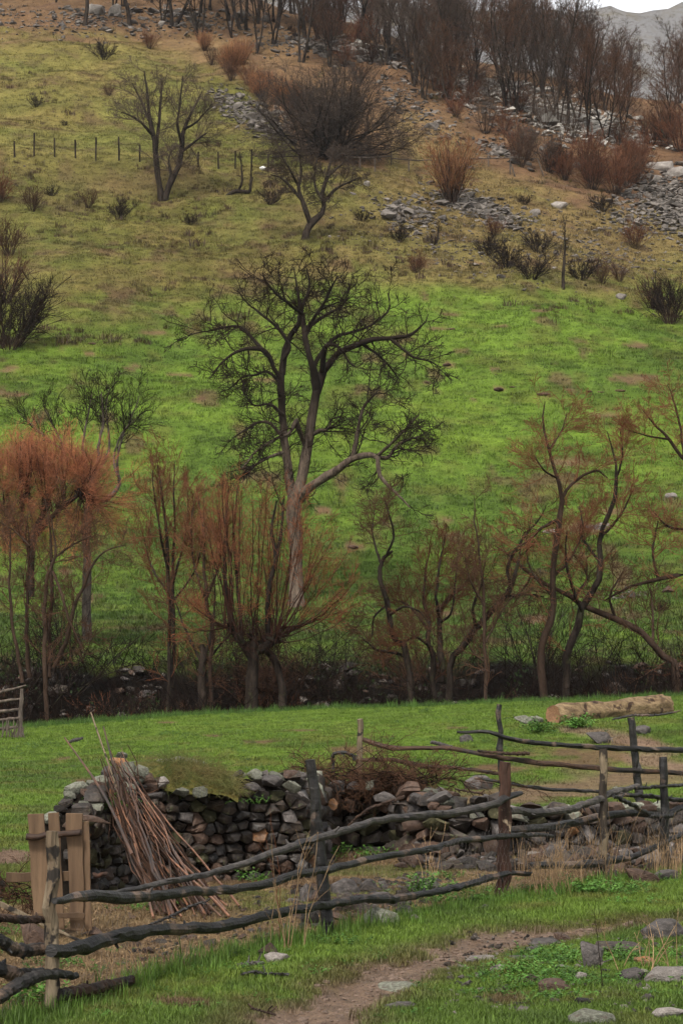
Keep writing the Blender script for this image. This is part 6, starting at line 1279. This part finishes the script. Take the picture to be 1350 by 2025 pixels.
fallen('old grey board stub lying over the far rail', [(852, 1467, 4), (880, 1474, 4.5), (903, 1482, 4)], lambda p: 36.6, 'rail_grey', 120, stubs=0)
fallen('black branch stretched on stones at the thick end of the log', [(1210, 1423, 2), (1250, 1415, 3), (1300, 1414, 2.5), (1345, 1405, 1.5)], lambda p: 46.6, 'char', 121, stubs=6)
fallen('reddish thin branch reaching over the low wall', [(900, 1560, 2), (935, 1567, 2.4), (975, 1575, 2)], lambda p: 28, 'rail_brown', 122)
fallen('long dark branch leaning in the dark wall corner', [(680, 1640, 2), (720, 1605, 3), (760, 1588, 3.5), (800, 1576, 3.5)], lambda p: 26, 'rail_brown', 123, stubs=4)
def scrap():
    b = G(520, 336); rng = np.random.default_rng(4); bm = bmesh.new(); bmesh.ops.create_icosphere(bm, subdivisions=3, radius=.19)
    for v in bm.verts:
        v.co.x *= 1.25; v.co.z *= .75; v.co *= 1 + (float(fbm(v.co.x * 9 + 5, v.co.y * 9 + v.co.z * 7, 3, 2)) - .5) * .8
    me = bpy.data.meshes.new('white_bundle'); bm.to_mesh(me); bm.free(); me.materials.append(M['white'])
    tag(obj('white_bundle', me, None, (b[0], b[1], b[2] + .12)), 'small crumpled white bundle lying on the hillside near the post row', 'bundle')
scrap()
# molehills and dark soil lumps of the meadow
def mound(seed, mat):
    bm = bmesh.new(); bmesh.ops.create_icosphere(bm, subdivisions=3, radius=.5)
    for v in bm.verts: v.co *= 1 + (float(fbm(v.co.x * 6 + seed, v.co.y * 6 + v.co.z * 5, 3, seed)) - .5) * .5
    me = bpy.data.meshes.new('molehill'); bm.to_mesh(me); bm.free(); me.materials.append(M[mat]); me.polygons.foreach_set('use_smooth', np.ones(len(me.polygons), bool)); return me
MH = [mound(3, 'soil'), mound(8, 'soil')]
for px, py, w, lab in [(1014, 766, 12, 'small dark earth lump, the darker of two, in the open meadow'), (980, 741, 9, 'tiny dark earth lump above the darker one'), (890, 652, 18, 'low molehill in the upper meadow near the tree branch tips'), (1075, 781, 22, 'red brown molehill in the middle of the meadow'), (883, 722, 20, 'brown molehill beyond the drooping branch tips'),
  (1165, 775, 14, 'small molehill left of another one'), (1185, 776, 13, 'small molehill right of its twin'), (1225, 774, 16, 'molehill nearest the bare brown patch'), (985, 770, 24, 'wide flat molehill left of the dark lump'), (845, 757, 16, 'flat molehill closest to the drooping branch'), (183, 680, 16, 'dark molehill at the left border of green and brown'), (697, 1082, 26, 'dark hole edged with earth in the lower meadow'), (440, 960, 10, 'dark little clod by the low twigs of the big tree')]:
    b = G(px, py); s = b[1] / FPX; o = obj('molehill', MH[len(lab) % 2], None, (b[0], b[1], b[2] - .02), (0, 0, rb.uniform(0, 6)), (w * s * .8, w * s * 1.3, w * s * .4)); tag(o, lab, 'molehill', 'molehills in the meadow')

near_litter()
# ---------------------------------------------------------------- grass, straw and herbs
def tuft(seed, n, h, spread, w, mat, bend=.5, flat=False):
    rng = np.random.default_rng(seed); a = rng.uniform(0, 2 * pi, n); r = np.sqrt(rng.random(n)) * spread
    p = np.stack([np.cos(a) * r, np.sin(a) * r, np.full(n, -.01)], -1); hh = h * rng.uniform(.5, 1.2, n)
    b = rng.uniform(0, 2 * pi, n); bd = bend * rng.uniform(.2, 1.2, n)
    o = np.stack([np.cos(b) * bd, np.sin(b) * bd, np.ones(n) * (.15 if flat else 1)], -1)
    sd_ = np.stack([-np.sin(b), np.cos(b), np.zeros(n)], -1) * w
    m = p + np.stack([o[:, 0] * .35, o[:, 1] * .35, o[:, 2] * .62], -1) * hh[:, None]; t = p + o * hh[:, None]
    V = np.stack([p - sd_, p + sd_, m - sd_ * .7, m + sd_ * .7, t], 1).reshape(-1, 3); k = np.arange(n)[:, None] * 5
    return new_mesh('tuft', V, [np.concatenate([k, k + 1, k + 3, k + 2], 1), np.concatenate([k + 2, k + 3, k + 4], 1)], M[mat])
def sow(name, label, n, d0, d1, protos, sz, seed, pw=1., thin=None, use='grass', pxr=(-160, 1510), gain=1.):
    rng = np.random.default_rng(seed); u = rng.random(n); d = (d0 ** pw + u * (d1 ** pw - d0 ** pw)) ** (1 / pw)
    px = rng.uniform(*pxr, n); x = (px - 675) / FPX * d; z = ground(x, d); c, g, w = ground_colour(x, d, z)
    keep = rng.random(n) < (g if use == 'grass' else thin(x, d, g)); x, d, z, c = x[keep], d[keep], z[keep], c[keep]
    s = sz * np.exp(rng.normal(0, .25, len(x))) * (.7 + .7 * fbm(x / .6, d / .6, 2, 9))
    cl = c * gain * (1 + rng.normal(0, .14 if d1 < 70 else .2, (len(x), 1)))
    scatter(name, np.stack([x, d, z], -1), rng.uniform(0, 6.3, len(x)), s, protos, label, place_col=np.clip(cl, .004, 1))
TN = [tuft(i, 26, .036, .06, .0019, 'grass', .8) for i in range(5)]
TM = [tuft(10 + i, 24, .035, .13, .004, 'grass', .9) for i in range(4)]
TF = [tuft(20 + i, 18, .10, .20, .010, 'grass', .9) for i in range(4)]
sow('near_grass', 'short fresh green grass around the muddy track', 62000, 12.5, 26, TN, 1.0, 1, .8)
sow('field_grass', 'short green grass of the field behind the wall', 60000, 25, 62.5, TM, .9, 2, 1.)
sow('meadow_grass', 'grass tufts of the meadow and the slope', 130000, 75, 270, TF, 1.0, 3, 1.)
TB = [tuft(60 + i, 26, .30, .22, .014, 'grass', .9) for i in range(3)]
def tussocks():
    rng = np.random.default_rng(23); n = 5200; px = rng.uniform(-120, 1450, n); py = rng.uniform(60, 690, n); P = groundpts(px, py); x, y = P[:, 0], P[:, 1]
    k = (fbm(x / 6, y / 5, 3, 88) > .52) & (py < np.interp(px, [0, 400, 800, 1400], [690, 680, 600, 640])); P = P[k]; n = len(P)
    c = np.where(rng.random((n, 1)) < .45, BROWN * .55, OLIVE * .75) * rng.uniform(.6, 1.3, (n, 1))
    scatter('tussocks', P, rng.uniform(0, 6.3, n), .8 * np.exp(rng.normal(0, .35, n)), TB, 'brown and olive tussocks dotting the hillside', place_col=c)
tussocks()
# taller dark grass along the fence foot and the gully brow
def along(name, label, pts, n, seed, protos, col, sz=1., w=.18):
    rng = np.random.default_rng(seed); P = np.array(pts, float); i = rng.integers(0, len(P) - 1, n); f = rng.random(n)[:, None]; q = P[i] * (1 - f) + P[i + 1] * f + rng.normal(0, w, (n, 2))
    z = ground(q[:, 0], q[:, 1]); c = np.array(col)[None] * (1 + rng.normal(0, .2, (n, 1)))
    scatter(name, np.stack([q[:, 0], q[:, 1], z], -1), rng.uniform(0, 6.3, n), sz * np.exp(rng.normal(0, .3, n)), protos, label, place_col=np.clip(c, .004, 1))
TT = [tuft(30 + i, 16, .10, .05, .0022, 'grass', .5) for i in range(4)]
TS = [tuft(40 + i, 12, .15, .13, .0028, 'straw', 1.2, True) for i in range(4)]
TD = [tuft(50 + i, 12, .42, .07, .0022, 'straw', .28) for i in range(3)]
along('fence_foot_grass', 'longer grass growing along the foot of the fence', [XY(-40, 14.0), XY(107, 14.7), XY(300, 16.2), XY(500, 17.6), XY(640, 18.5), XY(820, 19.8), XY(1000, 21.2), XY(1180, 22.8), XY(1320, 23.8), XY(1430, 24.6)], 800, 5, TT, (.07, .125, .018), .9, .12)
along('gully_brow_grass', 'rough dark green grass on the brow of the gully', [XY(-100, 60), XY(200, 60.2), XY(500, 60.4), XY(900, 60.4), XY(1450, 60.4)], 2600, 6, TT, (.05, .10, .015), 1.1, .5)
def inside(x, d, g):
    px = 675 + FPX * x / d; a = np.interp(px, FENCE_PX, FENCE_D); b = np.interp(px, WALL_PX, WALL_D); return ((d > a + .1) & (d < b + .1)).astype(float) * np.where(px > 780, .9, .8)
sow('straw', 'dry straw and dead stems littering the enclosure floor', 24000, 13.5, 28, TS, 1.0, 7, 1., inside, 'in')
sow('enclosure_weeds', 'small green weeds sprouting between the straw', 3500, 13.5, 28, TN, .9, 8, 1., lambda x, d, g: inside(x, d, g) * (fbm(x / .7, d / .7, 3, 77) > .56), 'in')
sow('dead_stalks', 'tall dry stalks standing in the overgrown rubble', 900, 22.5, 27, TD, .75, 9, 1., lambda x, d, g: ((675 + FPX * x / d) > 1030) * (fbm(x / .6, d / .6, 3, 79) > .5) * .55, 'in')
def stalks(label, px, py, n, h, seed, mat='straw', lean=.25, d=None):
    rng = np.random.default_rng(seed); b = G(px, py) if d is None else at(px, d); D = unit(np.stack([rng.normal(0, lean, n), rng.normal(0, lean, n), np.ones(n)], -1))
    P = grow(rng, rng.normal(0, .05 + .09 * (n > 12), (n, 3)) * [1, 1, 0], D, h * rng.uniform(.4, 1, n), np.full(n, .0035), 7, -.03, .09, .4, .0016); a = Acc(); addt(a, P, 4); addt(a, sprout(rng, *P, 2, .4, .95, 35, 10, .3, .3, .3, 0, .1, 3, .7, .7, .0014), 3)
    tag(obj('dry_stalk_clump', a.mesh('dry_stalk_clump', M[mat]), None, tuple(b)), label, 'dry stalks', 'clumps of dry stalks')
for l, px, py, n, h, sd2, m in [('tall thin dead stalks standing in straw left of the black middle post', 572, 1880, 9, 1.0, 1, 'straw'), ('two tall reddish dock stalks near the middle post', 560, 1860, 3, .95, 2, 'twig_rust'), ('bushy pale dead grass clump right of the reddish post', 1075, 1770, 60, .5, 3, 'straw'), ('spiky pale dead stalks crossing the lower black rail', 1105, 1765, 24, .7, 4, 'straw'),
   ('dry grass clump twisting up the second pale post', 1180, 1740, 40, .85, 5, 'straw'), ('pale dry grass behind the fence by the last black post', 1330, 1730, 50, .6, 6, 'straw'), ('few pale stalks before the black middle rail', 860, 1745, 10, .6, 7, 'straw'), ('tawny grass tuft below the thick charred rail', 235, 1925, 40, .3, 8, 'straw'), ('lone dark stalk standing in the stony grass', 1217, 1963, 1, .55, 9, 'twig_dark'), ('short dark stalk near the track edge stones', 1023, 1905, 1, .3, 10, 'twig_dark'), ('dry clump in the gap between reddish and pale posts', 1140, 1745, 40, .6, 11, 'straw'), ('dead stalks fallen beside the far orange stone', 1300, 1925, 26, .4, 12, 'straw')]:
    stalks(l, px, py, n if n < 12 else n // 2, h, sd2, m, .25 if n > 12 else .1)
def herb(label, px, py, h, n, seed, mat='leaf', d=None, spread=.12):
    """leafy clump: arching stems with rows of small leaflets"""
    rng = np.random.default_rng(seed); b = G(px, py) if d is None else at(px, d); a_ = rng.uniform(0, 2 * pi, n); D = unit(np.stack([np.cos(a_) * .7, np.sin(a_) * .7, np.ones(n)], -1))
    P, R = grow(rng, rng.normal(0, spread, (n, 3)) * [1, .7, 0], D, h * rng.uniform(.6, 1.1, n), np.full(n, .002), 8, -.10, .08, .5, .001)
    K = 14; V = []; i = np.repeat(np.arange(n), K); t = rng.uniform(.15, 1, n * K) * 6.99; k = t.astype(int); f = (t - k)[:, None]; p = P[i, k] * (1 - f) + P[i, k + 1] * f
    ln = h * .16 * rng.uniform(.6, 1.2, len(p)); dr = unit(rng.normal(size=(len(p), 3)) * [1, 1, .35] + [0, 0, .1]) * ln[:, None]; sd_ = unit(np.cross(dr, rng.normal(0, .3, (len(p), 3)) + [0, 0, 1])) * (ln * .28)[:, None]
    V = np.stack([p, p + dr * .5 - sd_, p + dr, p + dr * .5 + sd_], 1).reshape(-1, 3)
    t_ = thing('leafy_herb', label, 'plant', tuple(b), 0, 'leafy green herbs'); a = Acc(); addt(a, (P, R), 3); obj('stems', a.mesh('stems', M[mat]), t_); obj('leaves', new_mesh('leaves', V, [np.arange(len(V)).reshape(-1, 4)], M[mat], smooth=False), t_)
for l, px, py, h, n, s2 in [('bright nettle clump right of the black middle post, by the wall', 660, 1695, .22, 26, 1), ('green fern like clump at the foot of the dark wall corner', 735, 1700, .2, 34, 2), ('small fern under the grey top rail near the wall', 497, 1745, .18, 16, 3), ('feathery green clump above the fallen poles', 840, 1768, .26, 40, 4), ('nettle patch growing against the yellow log', 1140, 1442, .42, 50, 5),
  ('green grass mound left of the yellow log', 1065, 1450, .4, 40, 6), ('fern tuft at the base of the black middle post', 690, 1872, .16, 18, 7), ('ferny clump just left of the upright pointed stone', 1105, 1905, .16, 46, 8), ('fern tuft above the flat reddish stone', 1015, 1930, .15, 34, 9), ('fern tuft right of the upright pointed stone', 1245, 1900, .16, 30, 10),
  ('herb tuft behind the large pale slab', 1330, 1900, .14, 26, 11), ('herb tuft under the peaked brown stone', 1110, 1982, .14, 26, 12), ('pale weedy clump at the foot of the first fence post', 62, 1985, .24, 40, 13), ('green herbs beneath the large brown slab', 1180, 1770, .2, 50, 14), ('green herbs left of the large brown slab', 1225, 1765, .16, 34, 15), ('small nettles at the foot of the reddish post', 935, 1790, .2, 30, 16),
  ('yellow green fern below the fallen pole end', 880, 1785, .18, 26, 17), ('small herb tuft on top of the wall end by the sticks', 225, 1600, .22, 30, 18), ('low weeds behind the first post near the gate', 35, 1850, .14, 30, 19), ('tuft of leaves on the face of the tall wall', 510, 1588, .12, 10, 20), ('pale leafed stem near the upright pointed stone', 1187, 1905, .2, 8, 21), ('green weeds under the leaning sticks', 280, 1800, .16, 30, 22)]:
    dd = {18: 22.0, 20: 23.4}.get(s2); herb(l, px, py, h, n, s2, d=dd)
    if s2 in (18, 20): bpy.context.view_layer.update(); o = [q for q in COL.objects if q.get('label') == l][0]; o.location = tuple(W(px, py, dd))
def weed_mesh(seed, h, n, K=10):
    rng = np.random.default_rng(seed); a_ = rng.uniform(0, 2 * pi, n); D = unit(np.stack([np.cos(a_) * .8, np.sin(a_) * .8, np.ones(n)], -1))
    P, R = grow(rng, rng.normal(0, .03, (n, 3)) * [1, 1, 0], D, h * rng.uniform(.6, 1.1, n), np.full(n, .0015), 6, -.12, .08, .5, .001)
    i = np.repeat(np.arange(n), K); t = rng.uniform(.15, 1, n * K) * 4.99; k = t.astype(int); f = (t - k)[:, None]; p = P[i, k] * (1 - f) + P[i, k + 1] * f
    ln = h * .2 * rng.uniform(.6, 1.2, len(p)); dr = unit(rng.normal(size=(len(p), 3)) * [1, 1, .35] + [0, 0, .1]) * ln[:, None]; sd_ = unit(np.cross(dr, rng.normal(0, .3, (len(p), 3)) + [0, 0, 1])) * (ln * .25)[:, None]
    V = np.stack([p, p + dr * .5 - sd_, p + dr, p + dr * .5 + sd_], 1).reshape(-1, 3); return new_mesh('weed', V, [np.arange(len(V)).reshape(-1, 4)], M['grass'], smooth=False)
def weeds():
    rng = np.random.default_rng(31); WM = [weed_mesh(i, .075, 9) for i in range(4)]; px = np.concatenate([rng.uniform(930, 1400, 420), rng.uniform(820, 1400, 260), rng.uniform(0, 900, 150)]); py = np.concatenate([rng.uniform(1860, 1975, 420), rng.uniform(1735, 1790, 260), rng.uniform(1880, 2020, 150)])
    P = np.array([G(a, b, 12, 34) for a, b in zip(px, py)]); k = (track_d(P[:, 0], P[:, 1]) > .35) & (fbm(P[:, 0] / .35, P[:, 1] / .5, 2, 66) > .42); P = P[k]; n = len(P)
    scatter('low_weeds', P, rng.uniform(0, 6.3, n), np.exp(rng.normal(0, .3, n)), WM, 'low ferny weeds growing among the stones and along the fence', place_col=np.array([.05, .115, .018]) * rng.uniform(.7, 1.5, (n, 1)))
    px = rng.uniform(-40, 1400, 900); d = rng.uniform(44, 60.5, 900); x = (px - 675) / FPX * d; k = fbm(x / 1.3, d / 1.3, 2, 68) > .55; x, d = x[k], d[k]; n = len(x)
    scatter('field_weeds', np.stack([x, d, ground(x, d)], -1), rng.uniform(0, 6.3, n), 1.3 * np.exp(rng.normal(0, .3, n)), WM, 'darker weed tufts spotting the field behind the wall', place_col=np.array([.045, .09, .018]) * rng.uniform(.7, 1.5, (n, 1)))
weeds()

# ---------------------------------------------------------------- air
def air():
    m = bpy.data.materials.new('air'); m.use_nodes = True; nt = m.node_tree; nt.nodes.clear()
    v = nt.nodes.new('ShaderNodeVolumePrincipled'); v.inputs['Color'].default_value = (.92, .94, 1, 1); v.inputs['Density'].default_value = .00008
    v.inputs['Anisotropy'].default_value = .2
    nt.links.new(v.outputs[0], nt.nodes.new('ShaderNodeOutputMaterial').inputs['Volume'])
    a = Acc(); x0, x1, y0, y1, z0, z1 = -2600, 2600, -2600, 2600, -6, 300
    box(a, (x0, y0, z0), (x1, y1, z1)); tag(obj('haze', a.mesh('haze', m, False)), 'thin pale haze in the valley air', kind='stuff')
air()
